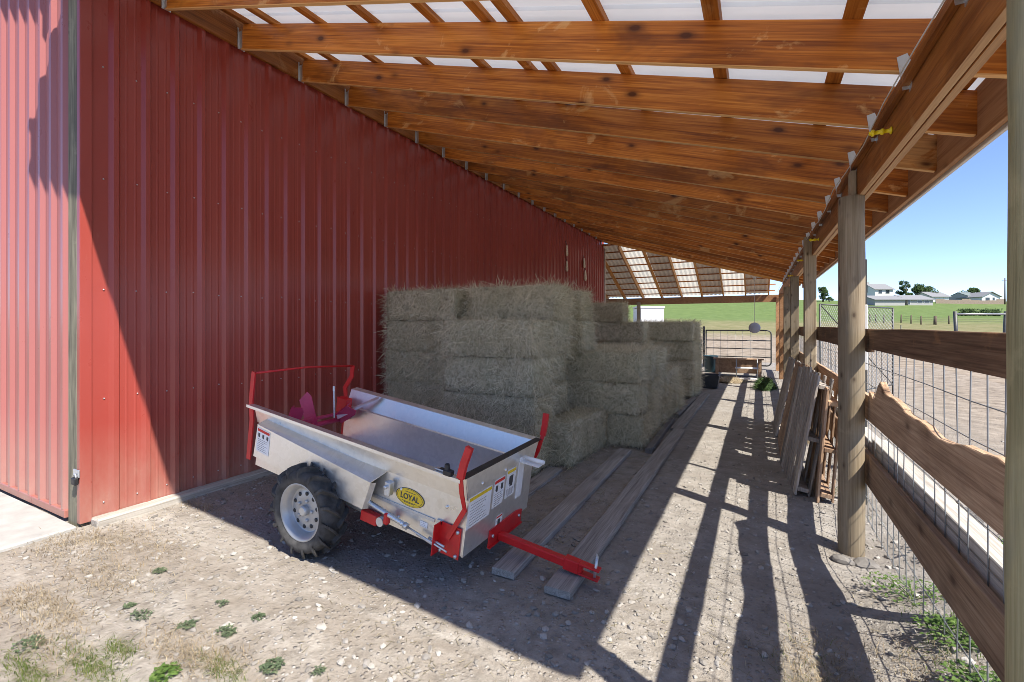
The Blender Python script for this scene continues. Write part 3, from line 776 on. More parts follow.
# chain guard outside the near side, between box and wheel
mb = MB(); t = .004
YG = -.535
gl = [T(-.70, YG, .18), T(.46, YG, .14), T(.51, YG, .33), T(-.68, YG, .43)]
mb.prism(gl, (0, .004, 0))
tp = [T(-.68, YG, .43), T(.51, YG, .33), T(.56, -.44, .395), T(-.66, -.44, .475)]
mb.prism(tp, (0, 0, .004)); mb.prism([T(.46, YG, .14), T(.51, YG, .33), T(.53, YG + .03, .33), T(.48, YG + .03, .14)], (.003, 0, 0))
mb.prism([T(-.70, YG, .18), T(-.68, YG, .43), T(-.68, -.45, .45), T(-.70, -.45, .18)], (.003, 0, 0))
build('chain_guard', mb, 'galv', tr)
# warning labels: a white plate with small printed lines and pictograms
def label_plate(fn, nrm, w, h, head, rows, pict=0):
    """fn(a, b) -> world point on the plate, a along its width, b along its height"""
    mb = MB(); n = Vector(nrm)
    def rect(a0, b0, a1, b1, lift, mi): mb.prism([fn(a0, b0), fn(a1, b0), fn(a1, b1), fn(a0, b1)], n * lift, mi)
    rect(0, 0, w, h, .0015, 0)
    if head: rect(.004, h * .86, w - .004, h * .97, .0022, head)
    top = h * (.8 if head else .92)
    for k in range(pict):
        x = w * (k + .5) / pict; s = min(w / pict, h) * .22; rect(x - s, top - s * 2.4, x + s, top - s * .3, .0022, 2)
        rect(x - s * .5, top - s * 3.0, x + s * .9, top - s * 1.5, .0026, 2)
    if pict: top -= min(w / pict, h) * .75
    b = top
    for k in range(rows):
        b = top - (top - h * .06) * (k + .8) / rows
        rect(w * .1, b, w * rnd(.6, .92), b + h * .012, .0022, 3)
    return build('warning_label', mb, ['white', 'ink_red', 'ink', 'stone_grey', 'yellow'], tr)
label_plate(lambda a, b: T(-.655 + a, YG - .0005, .215 + b + .19 - .0 - a * .08 - .0), (0, -1, 0), 0, 0, 0, 0) if False else None
label_plate(lambda a, b: T(-.67 + a, YG - .001, .235 + b - a * .078), (0, -1, 0), .15, .18, 1, 7, 3)
fx = T(1, 0, 0) - T(0, 0, 0)
FU = U1 + .0075
label_plate(lambda a, b: T(FU, -.44 + a, .22 + b), fx, .27, .2, 4, 8)
label_plate(lambda a, b: T(FU, -.14 + a, .245 + b), fx, .14, .19, 1, 6, 2)
label_plate(lambda a, b: T(FU, .03 + a, .255 + b), fx, .13, .2, 4, 6, 1)
label_plate(lambda a, b: T(FU, -.06 + a, .06 + b), fx, .085, .1, 1, 4, 1)
label_plate(lambda a, b: T(U1 - .33 + a, -.4415, .135 + b), (0, -1, 0), .06, .035, 0, 3)
mb = MB(); tbox(mb, (FU, .2, .2), (FU + .004, .285, .5)); tbox(mb, (FU, .2, .47), (FU + .15, .285, .475)); mb.tube([T(FU + .02, .25, .5), T(FU + .17, .25, .5)], .014, 10); build('adjuster_bracket', mb, 'white', tr)
# oval badge with its lettering
bd = MB(); bc = (.77, .285); el = lambda a, b, f: [T(bc[0] + a * f * math.cos(q), -.4415, bc[1] + b * f * math.sin(q)) for q in [2 * math.pi * k / 32 for k in range(32)]]
bd.prism(el(.118, .058, 1), (0, -.0015, 0), 1); bd.prism(el(.118, .058, .95), (0, -.0022, 0), 0); bd.prism(el(.118, .058, .88), (0, -.0027, 0), 1); bd.prism(el(.118, .058, .85), (0, -.0032, 0), 0)
for k, (a0, a1, b0) in enumerate(((-.04, .044, .032), (-.06, .06, -.032), (-.042, .042, -.038))):
    bd.prism([T(bc[0] + a0, -.4415, bc[1] + b0), T(bc[0] + a1, -.4415, bc[1] + b0), T(bc[0] + a1, -.4415, bc[1] + b0 + .0035), T(bc[0] + a0, -.4415, bc[1] + b0 + .0035)], (0, -.0037, 0), 1)
badge = build('oval_badge', bd, ['yellow', 'ink'], tr)
fc = bpy.data.curves.new('lettering', 'FONT'); fc.body = 'LOYAL'; fc.size = .05; fc.align_x = 'CENTER'; fc.align_y = 'CENTER'; fc.extrude = .0006; fc.offset = .0012
fo = bpy.data.objects.new('lettering', fc); COL.objects.link(fo)
dg = bpy.context.evaluated_depsgraph_get(); dg.update(); fm = bpy.data.meshes.new_from_object(fo.evaluated_get(dg)); bpy.data.objects.remove(fo)
fm.transform(Matrix.Translation(T(bc[0], -.4415 - .0042, bc[1])) @ Matrix(((cp, 0, sp_, 0), (0, 1, 0, 0), (-sp_, 0, cp, 0), (0, 0, 0, 1))) @ Matrix.Rotation(R(90), 4, 'X'))
fm.transform(Matrix.Translation(-wloc(badge))); fm.materials.clear(); fm.materials.append(M['ink'])
lo_ = bpy.data.objects.new('lettering', fm); COL.objects.link(lo_); lo_.parent = badge
# spring rod, clamp and dark rail under the badge
mb = MB(); mb.tube([T(.38, -.50, .20), T(.80, -.50, .135)], .015, 10); mb.tube([T(.80, -.50, .135), T(1.13, -.5, .085)], .006, 8)
mb.tube([T(.795, -.50, .136), T(.82, -.50, .132)], .02, 10); mb.tube([T(.88, -.475, .10), T(1.02, -.475, .075)], .009, 8)
for k in range(18):
    u = .40 + .022 * k; w = .20 - .065 * (u - .38) / .42; mb.lathe([(.0155, -.003), (.0172, 0), (.0155, .003)], T(u, -.5, w), 'X', 10)
build('spring_rod', mb, 'steel', tr)
mb = MB(); tbox(mb, (.42, -.446, .195), (.98, -.4415, .215)); tbox(mb, (1.0, -.452, .20), (1.04, -.4415, .225)); build('wear_strip', mb, 'steel', tr)
mb = MB(); tbox(mb, (.60, -.50, .27), (.645, -.455, .36), .004); mb.lathe([(.012, 0), (.012, -.02), (.001, -.02)], T(.62, -.5, .33), 'Y', 10); build('rail_clamp', mb, 'steel', tr)
mb = MB(); mb.lathe([(.03, -.012), (.03, .012)], T(.60, -.5, .09), 'Y', 18); mb.lathe([(.0005, -.012), (.03, -.012)], T(.60, -.5, .09), 'Y', 18); build('idler_wheel', mb, 'steel', tr)
mb = MB(); tbox(mb, (.42, -.50, .04), (.56, -.455, .11), .004); tbox(mb, (.63, -.52, .09), (.67, -.48, .17), .01); build('chain_bracket', mb, 'red', tr)
# lever plate and the two control levers
mb = MB(); tbox(mb, (1.03, -.452, .03), (1.185, -.4455, .225), .002); tbox(mb, (1.03, -.52, .03), (1.036, -.4455, .225), .002)
for u, w in ((1.165, .05), (1.165, .2), (1.05, .05)): mb.lathe([(.011, 0), (.011, -.012), (.0005, -.012)], T(u, -.452, w), 'Y', 8, 1)
mb.tube([T(.98, -.485, .115), T(1.1, -.485, .098)], .008, 8, 1)
build('lever_plate', mb, ['red', 'steel'], tr)
def flat_bar(mb, pts, wd, th, axis):       # a bent flat bar; axis = direction of its thin side
    ax = Vector(axis); prev = None
    rings = []
    for i, p in enumerate(pts):
        t = (pts[min(i + 1, len(pts) - 1)] - pts[max(i - 1, 0)]).normalized(); s = t.cross(ax).normalized() * wd / 2; q = ax * th / 2
        rings.append([mb.bm.verts.new(v) for v in (p - s - q, p + s - q, p + s + q, p - s + q)])
    for a, b in zip(rings[:-1], rings[1:]):
        for k in range(4): mb.bm.faces.new((a[k], a[(k + 1) % 4], b[(k + 1) % 4], b[k]))
    mb.bm.faces.new(rings[0][::-1]); mb.bm.faces.new(rings[-1]); return mb
mb = MB(); flat_bar(mb, [T(1.10, -.462, .14), T(1.205, -.475, .36), T(1.20, -.52, .47), T(1.2, -.555, .58)], .03, .008, (0, 1, 0))
lv = build('lever', mb, 'red', tr)
mb = MB(); flat_bar(mb, [T(1.2, -.555, .575), T(1.21, -.553, .66), T(1.235, -.55, .765)], .042, .026, (0, 1, 0)); build('grip', mb, 'red', lv)
mb = MB(); mb.lathe([(.014, -.03), (.018, 0), (.014, .03)], T(1.10, -.55, .6), 'Z', 10); tbox(mb, (1.08, -.57, .565), (1.14, -.53, .6), .006); build('lever_stop', mb, 'dark', tr)
mb = MB(); flat_bar(mb, [T(1.16, .47, .2), T(1.17, .50, .36), T(1.2, .53, .47), T(1.22, .545, .6)], .03, .008, (0, 1, 0))
lv = build('lever', mb, 'red', tr)
mb = MB(); flat_bar(mb, [T(1.22, .545, .595), T(1.225, .545, .68), T(1.225, .545, .77)], .042, .026, (0, 1, 0)); build('grip', mb, 'red', lv)
# tongue
mb = MB(); ph = [T(U1 + .009, -.14, -.02), T(U1 + .009, .33, -.02), T(U1 + .009, .33, .08), T(U1 + .009, .24, .1), T(U1 + .009, -.14, .1)]
mb.prism(ph, fx * .008); tbox(mb, (U1 + .018, -.14, -.022), (U1 + .03, .33, -.014))
for v in (-.1, .28): mb.lathe([(.011, 0), (.011, .01), (.0005, .01)], T(U1 + .017, v, .05), 'X', 8, 1)
hit = build('hitch_plate', mb, ['red', 'steel'], tr)
mb = MB(); tbox(mb, (U1 + .018, -.026, -.01), (U1 + .62, .026, .04), .005); build('tongue', mb, 'red', tr)
mb = MB()
tbox(mb, (U1 + .5, -.033, -.02), (U1 + .60, .033, .052), .004)
for w in (-.02, .04): tbox(mb, (U1 + .60, -.03, w), (U1 + .73, .03, w + .011), .003)
build('clevis', mb, 'red', tr)
mb = MB(); mb.tube([T(U1 + .70, 0, -.04), T(U1 + .70, 0, .115)], .009, 10); mb.tube([T(U1 + .70, 0, .11), T(U1 + .69, .02, .125), T(U1 + .70, .03, .1)], .005, 6); build('hitch_pin', mb, 'steel', tr)
# red hoop and beater paddles at the back
mb = MB(); hw = .475
flat_bar(mb, [T(-.84, -hw, .10), T(-.84, -hw, .42), T(-.87, -hw, .56), T(-.87, -hw, .77), T(-.865, -hw, .80)], .045, .012, (0, 1, 0))
flat_bar(mb, [T(-.84, hw, .10), T(-.84, hw, .42), T(-.87, hw, .56), T(-.80, hw, .68), T(-.80, hw, .79)], .045, .012, (0, 1, 0))
mb.tube([T(-.865, -hw, .79), T(-.84, 0, .805), T(-.80, hw, .785)], .009, 8)
build('rear_hoop', mb, 'red', tr)
mb = MB(); mb.tube([T(-.74, -.42, .3), T(-.74, .42, .3)], .022, 10); tbox(mb, (-.765, -.4, .34), (-.74, .4, .365), .003)
build('beater_shaft', mb, 'magenta', tr)
for v, rot, sz in ((-.2, .35, 1), (.02, -.5, 1.25), (.3, .9, 1)):
    mb = MB(); m4 = TM @ Matrix.Translation((-.74, v, .3)) @ Matrix.Rotation(rot, 4, 'Y') @ Matrix.Rotation(.5, 4, 'Z')
    mb.prism([m4 @ Vector(p) for p in ((-.05, 0, .0), (.05, 0, 0), (.055, 0, .2 * sz), (.03, 0, .24 * sz), (-.055, 0, .2 * sz))], m4.to_3x3() @ Vector((0, .006, 0)))
    mb.prism([m4 @ Vector(p) for p in ((-.05, .006, .0), (-.05, .06, .0), (-.055, .05, .2 * sz), (-.055, .006, .2 * sz))], m4.to_3x3() @ Vector((.006, 0, 0)))
    build('beater_paddle', mb, 'magenta', tr)
mb = MB(); mb.tube([T(-.70, .22, .34), T(-.73, .21, .62)], .006, 8); mb.lathe([(.009, -.02), (.009, .02)], T(-.73, .21, .61), 'Z', 8); build('indicator_rod', mb, 'white', tr)
mb = MB(); mb.prism([T(-.74, .28, .35), T(-.42, .46, .57), T(-.40, .44, .55), T(-.70, .26, .32)], fx * .006 + Vector((0, 0, .004))); build('splash_plate', mb, 'galv', tr)
mb = MB(); tbox(mb, (-.81, .33, .36), (-.68, .40, .5), .004); build('end_bracket', mb, 'red', tr)

# ------------------------------------------------------------------ board fence
fen = thing('board_fence', 'brown three-rail board fence backed with wire mesh along the posts', 'fence', (.74, 4.0, 0))
FX = PX + .082 + .004
def board(y0, y1, zb, zt, sag=0, wavy=False, mat='fence', x=FX, th=.036):
    mb = MB(); bm = mb.bm; n = 46 if wavy else 12; rings = []
    for i in range(n + 1):
        y = y0 + (y1 - y0) * i / n; t = zt + noise.noise((y * 1.3, zt, 0)) * .008; b = zb + noise.noise((y * 1.1, zb, 3)) * .006
        if wavy:
            t += noise.noise((y * 1.25, 7.7, 0)) * .05 + noise.noise((y * 4.2, 1.7, 0)) * .028 + noise.noise((y * 11, 1.7, 0)) * .008
            t += .07 * math.exp(-((y - 3.85) / .09) ** 2) - .1 * smooth(3.6, 3.75, y) * (1 - smooth(3.8, 4.0, y)) * 0 - .05 * math.exp(-((y - 4.06) / .08) ** 2)
        rings.append([bm.verts.new(p) for p in ((x, y, b), (x + th, y, b), (x + th, y, t - .004), (x + th - .004, y, t), (x + .004, y, t), (x, y, t - .004))])
    for i in range(n):
        for k in range(6): bm.faces.new((rings[i][k], rings[i][(k + 1) % 6], rings[i + 1][(k + 1) % 6], rings[i + 1][k]))
    bm.faces.new(rings[0]); bm.faces.new(rings[-1][::-1])
    return build('rail', mb, mat, fen, origin=(x, (y0 + y1) / 2, zb))
YB = [1.5, 4.2, 7.5, 10.5, 13.2, 15.9, 18.8]
for i in range(6):
    a, b = YB[i] + .004, YB[i + 1] - .004
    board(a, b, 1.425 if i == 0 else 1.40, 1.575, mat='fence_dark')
    board(a, b, .90, 1.125 if i == 0 else 1.08, wavy=(i == 0))
    board(a + (.12 if i == 0 else 0), b, .42, .645)
# mesh of the fence
def wire_grid(mb, y0, y1, z0, z1, x, dy, dz, r=.0028):
    y = y0
    while y < y1:
        j = rnd(-.008, .008); mb.tube([(x, y, z0), (x + rnd(-.012, .012), y + j, (z0 + z1) / 2), (x, y + rnd(-.006, .006), z1)], r, 4, cap=False); y += dy
    z = z0 + .02
    while z <= z1 + .001:
        n = int((y1 - y0) / .6); mb.tube([(x + .003 + noise.noise((k, z, 0)) * .01, y0 + (y1 - y0) * k / n, z + noise.noise((k * .7, z, 4)) * .012) for k in range(n + 1)], r, 4, cap=False); z += dz
mb = MB(); wire_grid(mb, 1.3, 18.8, .06, 1.415, FX + .046, .152, .152); build('wire_mesh', mb, 'wire', fen)
mb = MB(); mb.box((FX + .005, 1.78, -.2), (FX + .036, 1.97, .44), bev=.004); build('stake', mb, 'fence', fen)
# outer rail in the sun
outer = thing('outer_rail', 'pale grey rail outside the wire mesh, lit by the sun', 'rail', (.95, 4, 0))
mb = MB(); mb.box((FX + .055, 1.3, .60), (FX + .145, 4.4, .735), bev=.004); mb.box((FX + .055, 4.42, .58), (FX + .145, 9.6, .70), bev=.004); build('rail', mb, 'pale_board', outer)
for y in (3.0, 6.2, 9.0):
    mb = MB(); mb.box((FX + .148, y - .045, -.2), (FX + .23, y + .045, .74), bev=.005); build('post', mb, 'grey_wood', outer)

# ------------------------------------------------------------------ pallets leaning on the fence
def pallet(y0, L, H, xb, xt, mat, label, boards=9, ry=0):
    o = thing('pallet', label, 'pallet', (xb, y0, 0), 'pallets leaning on the fence')
    an = math.atan2(xt - xb, H); m4 = Matrix.Translation((xb, y0, .0)) @ Matrix.Rotation(ry, 4, 'Z') @ Matrix.Rotation(an, 4, 'Y')
    for k in range(boards):
        a = L * k / boards + .004; b = L * (k + 1) / boards - rnd(.018, .045); h = H + rnd(-.03, .02)
        mb = MB(); mb.box((0, a, rnd(-.01, .01)), (.02, b, h), bev=.003, mat=m4); build('slat', mb, mat, o)
    for z in (.05, H / 2 - .05, H - .14):
        mb = MB(); mb.box((.0215, 0, z), (.108, L, z + .038), bev=.003, mat=m4); build('stringer', mb, mat, o)
    for k in range(0, boards, 2):
        a = L * k / boards; mb = MB(); mb.box((.11, a, .02), (.126, a + .09, H - .03), bev=.003, mat=m4); build('back_slat', mb, mat, o)
    return o
pallet(5.1, 1.2, 1.17, .30, .50, 'pallet', 'grey weathered pallet leaning nearest the round post', 8, R(4))
pallet(5.0, 1.0, 1.02, .47, .545, 'rust_pallet', 'brown slatted panel tucked behind the grey pallet', 6)
pallet(6.4, 1.15, 1.15, .24, .47, 'rust_pallet', 'brown pallet leaning between the square posts', 8)
pallet(7.65, 1.2, 1.12, .22, .45, 'pallet', 'farthest pallet leaning on the fence by the second square post', 8)

# ------------------------------------------------------------------ electric fence wire and insulators on the header
mb = MB(); pts = [(HX - .045 - .02 * math.sin(k * .8) ** 2, 1.3 + k * .6, HZ1 - .02 - .035 * math.sin(k * 1.05) ** 2) for k in range(30)]
mb.tube(pts, .0035, 6); tag(build('electric_wire', mb, 'trim_white'), 'thin pale wire strung along the inner side of the header beam', 'wire')
def insulator(y, z, label):
    mb = MB(); x = HX - .002
    mb.lathe([(.0005, -.10), (.010, -.10), (.012, -.09), (.018, -.088), (.018, -.078), (.011, -.074), (.011, -.05), (.017, -.046), (.017, -.036), (.011, -.032), (.011, -.01), (.02, -.006), (.02, 0), (.0005, 0)], (x, y, z), 'X', 14)
    o = build('insulator', mb, 'ins', origin=(x, y, z)); tag(o, label, 'insulator', 'yellow insulators on the header beam')
insulator(3.2, 2.66, 'yellow plastic insulator on the header beam, nearest the viewer')
insulator(6.6, 2.62, 'yellow plastic insulator on the header just before the first square post')
insulator(8.6, 2.62, 'yellow plastic insulator on the header just past the first square post')
insulator(11.2, 2.62, 'yellow plastic insulator farthest along the header beam')

# ------------------------------------------------------------------ cloth pouches on the red wall
def pouch(y, z, h, w, label):
    o = thing('pouch', label, 'pouch', (WX + .03, y, z), 'pale pouches hung on the red wall')
    mb = MB(); n = 10; pts = []; prof = [(.25, h), (.55, h * .93), (.75, h * .75), (.9, h * .45), (1, h * .2), (.8, .02), (.3, 0)]
    rings = []
    for f, zz in prof:
        rings.append([mb.bm.verts.new((WX + .06 + math.cos(a) * .035 * f, y + math.sin(a) * w / 2 * f + .01 * noise.noise((zz * 9, y, a)), z + zz)) for a in [2 * math.pi * k / n for k in range(n)]])
    for a, b in zip(rings[:-1], rings[1:]):
        for k in range(n): mb.bm.faces.new((a[k], a[(k + 1) % n], b[(k + 1) % n], b[k])).smooth = True
    mb.bm.faces.new(rings[0]); mb.bm.faces.new(rings[-1][::-1]); build('bag', mb, 'bag', o)
    mb = MB(); mb.tube([(WX + .022, y, z + h + .1), (WX + .05, y, z + h * .98)], .006, 6); build('strap', mb, 'dark', o)
pouch(12.05, 3.5, .32, .12, 'pale cloth pouch high on the wall, upper of the nearer pair')
pouch(12.05, 3.08, .30, .12, 'pale cloth pouch on the wall, lower of the nearer pair')
pouch(13.5, 3.33, .30, .12, 'pale cloth pouch on the wall, upper of the pair near the corner')
pouch(13.6, 2.95, .32, .16, 'wider pale cloth pouch, lower of the pair near the corner')

# ------------------------------------------------------------------ far end: gate, tubs, trough, disc
gate = thing('pipe_gate', 'dark pipe gate with five rails and rounded corners at the far end', 'gate', (-.6, BY + .1, 0))
GX0, GX1, GY = -1.75, .42, BY + .12
mb = MB(); z0, z1, r = .12, 1.4, .14
path = [(GX0, z1), (GX1 - r, z1)] + [(GX1 - r + r * math.sin(a), z1 - r + r * math.cos(a)) for a in [R(22.5 * k) for k in range(1, 5)]] + [(GX1, z0 + r)] + [(GX1 - r + r * math.cos(a), z0 + r - r * math.sin(a)) for a in [R(22.5 * k) for k in range(1, 5)]] + [(GX0, z0), (GX0, z1)]
mb.tube([(x, GY, z) for x, z in path], .024, 8); build('gate_frame', mb, 'dark_wire', gate)
for z in (.43, .73, 1.03): mb = MB(); mb.tube([(GX0, GY, z), (GX1, GY, z)], .019, 8); build('rail', mb, 'dark_wire', gate)
mb = MB()
for k in range(8): x = GX0 + .25 + k * .25; mb.tube([(x, GY + .02, z0), (x, GY + .02, z1)], .004, 4)
build('stay_wire', mb, 'wire', gate)
mb = MB(); mb.tube([(GX0 - .08, GY, -.2), (GX0 - .08, GY, 1.55)], .04, 10); tag(build('gate_post', mb, 'dark_wire', origin=(GX0 - .08, GY, 0)), 'dark steel post holding the left end of the pipe gate', 'gate post')
mb = MB(); mb.lathe([(.0005, 0), (.19, 0), (.205, .02), (.215, .52), (.235, .53), (.235, .56), (.21, .56), (.19, .1), (.0005, .1)], (-1.42, 17.2, .0), 'Z', 24)
tag(build('plastic_tub', mb, 'blue_tub', origin=(-1.42, 17.2, 0)), 'dark blue round plastic tub before the gate', 'tub')
mb = MB(); x, y = -1.22, 12.95
ol = [(-.36, -.25), (.36, -.25), (.36, .25), (-.36, .25)]
for lo_r, hi_r, zlo, zhi in ((.86, 1.0, 0, .32),):
    a = [mb.bm.verts.new((x + p[0] * lo_r, y + p[1] * lo_r, zlo)) for p in ol]; b = [mb.bm.verts.new((x + p[0], y + p[1], zhi)) for p in ol]
    c = [mb.bm.verts.new((x + p[0] * .92, y + p[1] * .9, zhi)) for p in ol]; d = [mb.bm.verts.new((x + p[0] * .8, y + p[1] * .8, .06)) for p in ol]
    mb.bm.faces.new(a); mb.bm.faces.new(d)
    for q, w in ((a, b), (b, c), (c, d)):
        for k in range(4): mb.bm.faces.new((q[k], q[(k + 1) % 4], w[(k + 1) % 4], w[k]))
tag(build('feed_trough', mb, 'mineral', origin=(x, y, 0)), 'low black rubber feed trough on the shaded dirt', 'trough')
box = thing('wooden_feeder', 'low brown wooden feeder box standing before the gate', 'feeder', (-.55, 16.4, 0))
for nm, lo, hi in (('front_board', (-1.2, 16.1, .1), (.1, 16.14, .52)), ('back_board', (-1.2, 16.66, .1), (.1, 16.70, .52)), ('end_board', (-1.2, 16.143, .1), (-1.16, 16.657, .52)), ('end_board', (.06, 16.143, .1), (.1, 16.657, .52)), ('rim_board', (-1.26, 16.05, .523), (.16, 16.17, .565)), ('bottom_board', (-1.158, 16.142, .1), (.058, 16.658, .13)), ('leg', (-1.19, 16.01, 0), (-1.11, 16.095, .52)), ('leg', (.01, 16.01, 0), (.09, 16.095, .52))):
    mb = MB(); mb.box(lo, hi, bev=.004); build(nm, mb, 'rust_pallet' if nm == 'rim_board' else 'fence', box)
rack = thing('wire_rack', 'small pale metal rack standing in front of the wooden feeder', 'rack', (-.25, 14.9, 0))
mb = MB()
for x in (-.55, -.02):
    for y in (14.7, 15.0): mb.tube([(x, y, 0), (x, y, .62)], .012, 6)
build('uprights', mb, 'wire', rack)
for z in (.06, .36): mb = MB(); mb.box((-.58, 14.66, z), (.01, 15.04, z + .02), bev=.003); build('shelf', mb, 'trim_white', rack)
disc = thing('hanging_disc', 'round grey disc hanging on a cord in the far opening', 'disc', (-.1, 14.6, 1.5))
dx, dy = -.085, 14.62
mb = MB(); mb.lathe([(.0005, -.03), (.13, -.03), (.15, -.012), (.15, .012), (.13, .03), (.0005, .03)], (dx, dy, 1.52), 'Y', 28); build('plate', mb, plain('grey_plastic', (.42, .42, .45), .5), disc)
mb = MB(); mb.tube([(dx, dy, 1.66), (dx, dy, 2.93)], .005, 5); mb.lathe([(.0005, -.04), (.035, -.03), (.045, 0), (.03, .03), (.0005, .035)], (dx, dy, 2.9), 'Z', 10); build('cord', mb, 'trim_white', disc)

def heap(x, y, sx, sy, h, n, mat, name, label, cat):
    mb = MB(); r = bmesh.ops.create_icosphere(mb.bm, subdivisions=3, radius=1, matrix=Matrix.Translation((x, y, 0)) @ Matrix.Diagonal((sx * .8, sy * .8, h * .75, 1)))
    for v in r['verts']: v.co += noise.noise_vector(v.co * 3) * .08
    for _ in range(n):
        a = rnd(0, 6.28); q = math.sqrt(random.random()); z = h * (1 - q * q) * rnd(.7, 1.1)
        t = Vector((random.gauss(0, 1), random.gauss(0, 1), random.gauss(.2, .6))).normalized(); mb.blade((x + math.cos(a) * q * sx, y + math.sin(a) * q * sy, max(z, .02)), t * rnd(.05, .13), t.orthogonal().normalized(), rnd(.003, .007), 0, .3)
    tag(build(name, mb, mat, origin=(x, y, 0)), label, cat)
heap(.16, 13.4, .24, .6, .26, 1500, 'leaf_tree', 'branch_heap', 'heap of dark green cut branches on the path near the gate', 'branch heap')
heap(-.75, 14.6, .45, .5, .12, 700, 'drygrass', 'clippings_heap', 'low heap of dry clippings before the wooden feeder', 'clippings heap')
# ------------------------------------------------------------------ weeds, grass and stones
def weed(x, y, s, mat, n, label, tall=.6, group='low weeds on the dirt', rg=None, lw=None):
    lw = lw or rnd(.16, .4); ex, ey = rnd(.6, 1.5), rnd(.6, 1.2)
    mb = MB(); z0 = gz(x, y)
    for _ in range(int(n * 1.5)):
        a = rnd(0, 6.28); r = s * math.sqrt(random.random()); h = rnd(.15, 1) * s * tall * (1.2 - r / s * .7)
        p = Vector((x + math.cos(a) * r * ex, y + math.sin(a) * r * ey, z0 + h * .6 + .004)); t = rnd(0, 6.28); L = rnd(.5, 1.1) * .016 + s * .05
        d = Vector((math.cos(t), math.sin(t), rnd(-.2, .7))).normalized() * L; sd = Vector((-math.sin(t), math.cos(t), rnd(-.3, .3)))
        mb.blade(p, d, sd, L * lw, 0, .25, bend=(0, 0, -L * .25))
    for _ in range(7):
        a = rnd(0, 6.28); q = s * rnd(.3, .9); mb.tube([(x, y, z0 - .01), (x + math.cos(a) * q, y + math.sin(a) * q, z0 + s * tall * .5)], [.003, .0015], 4)
    return tag(build('weed', mb, mat, origin=(x, y, z0)), label, 'weed', group)
def px(u, v, z=0):                 # a helper to place plants that stand on the dirt: image position -> ground position
    d = (1.6 - z) * 464 / (v - 325); r = (u - 512) / 464
    return ((.8835 * r - .4685) * d, (.4685 * r + .8835) * d)
for (u, v, s, n, lab) in ((160, 571, .085, 70, 'dark green weed alone on the dirt, nearest the barn sill'), (129, 607, .05, 35, 'small flat grey-green weed, left of a close pair'), (141, 617, .08, 60, 'grey-green weed, right of a close pair'), (186, 628, .07, 50, 'grey-green weed left of the spreading clump'), (226, 633, .09, 75, 'spreading grey-green weed clump in the sunny dirt'), (222, 604, .06, 34, 'thin yellowish weed among stones'), (258, 618, .05, 40, 'small dark weed farthest right in the sunny dirt'), (30, 646, .1, 80, 'green weed at the left edge of the dirt'), (272, 668, .08, 80, 'feathery grey-green weed at the bottom of the picture'), (319, 670, .04, 40, 'small weed right of the feathery one'), (165, 676, .11, 130, 'leafy green weed in the bottom grass')):
    x, y = px(u, v); weed(x, y, s * .62, 'leaf_weed' if v < 640 else ('leaf_bright' if n > 100 else 'leaf_weed'), n, lab)
for (x, y, s, n, lab) in ((.80, 2.42, .17, 260, 'bright leafy weed at the mesh foot nearest the right-hand post'), (.82, 2.85, .17, 240, 'bright leafy weed at the mesh foot, middle of three'), (.78, 3.4, .16, 200, 'bright leafy weed at the mesh foot nearest the round post'), (1.5, 3.1, .3, 240, 'bright weed patch outside the fence behind the lowest rail'), (1.35, 4.2, .3, 220, 'bright weed patch outside the fence beside the outer rail')):
    o = weed(x, y, s, 'leaf_bright', n, lab, .8, 'bright weeds along the fence', lw=.3)
    if 1: o['kind'] = 'stuff'
def tufts(name, mat, spots, label, blades, hmin, hmax):
    mb = MB()
    for (x, y, rx, ry, k) in spots:
        for _ in range(int(blades * k)):
            gx = random.gauss(0, .5); gy = random.gauss(0, .5); xx = x + gx * rx; yy = y + gy * ry; a = rnd(0, 6.28); h = rnd(hmin, hmax)
            ln = Vector((math.cos(a) * rnd(.2, 1.0), math.sin(a) * rnd(.2, 1.0), 1)).normalized() * h
            mb.blade((xx, yy, gz(xx, yy) - .004), ln, (-math.sin(a), math.cos(a), 0), rnd(.0008, .0019), 0, .2, bend=(math.cos(a) * h * .4, math.sin(a) * h * .4, -h * .35))
    return tag(build(name, mb, mat), label, 'grass', kind='stuff')
def spot(u, v, rx, ry, k): x, y = px(u, v); return (x, y, rx, ry, k)
tufts('dry_grass', 'drygrass', [spot(105, 575, .5, .22, 1.2), spot(20, 600, .25, .15, .8), spot(55, 612, .35, .12, .8), spot(150, 545, .6, .2, .8), spot(180, 655, .4, .1, .8), spot(60, 545, .35, .2, .9), spot(100, 540, .3, .12, .6), spot(220, 660, .3, .1, .5), spot(60, 650, .5, .14, .7), spot(195, 505, .5, .07, .5),
    (.25, 2.4, .2, .45, 2.6), (.42, 2.05, .22, .35, 1.8), (.62, 2.6, .2, .4, .5), (-4.35, 3.3, .3, .9, .5), (.72, 2.2, .15, .4, .5)], 'dry straw-coloured grass lying on the sunny dirt', 620, .02, .07)
tufts('green_grass', 'grass', [spot(30, 676, .3, .06, 1), spot(90, 668, .35, .06, 1.2), spot(120, 652, .15, .05, .5), spot(225, 672, .2, .05, .5), (.22, 2.3, .2, .45, .7), (.75, 2.7, .12, .7, .8), (1.6, 3.4, .6, 1.6, 2), (.7, 5.2, .1, .8, .6)], 'short green grass growing in patches of the dirt', 420, .02, .06)
_b = bmesh.new(); bmesh.ops.create_icosphere(_b, subdivisions=1, radius=1.0); ICO_V = [v.co.copy() for v in _b.verts]; ICO_F = [[v.index for v in f.verts] for f in _b.faces]; _b.free()
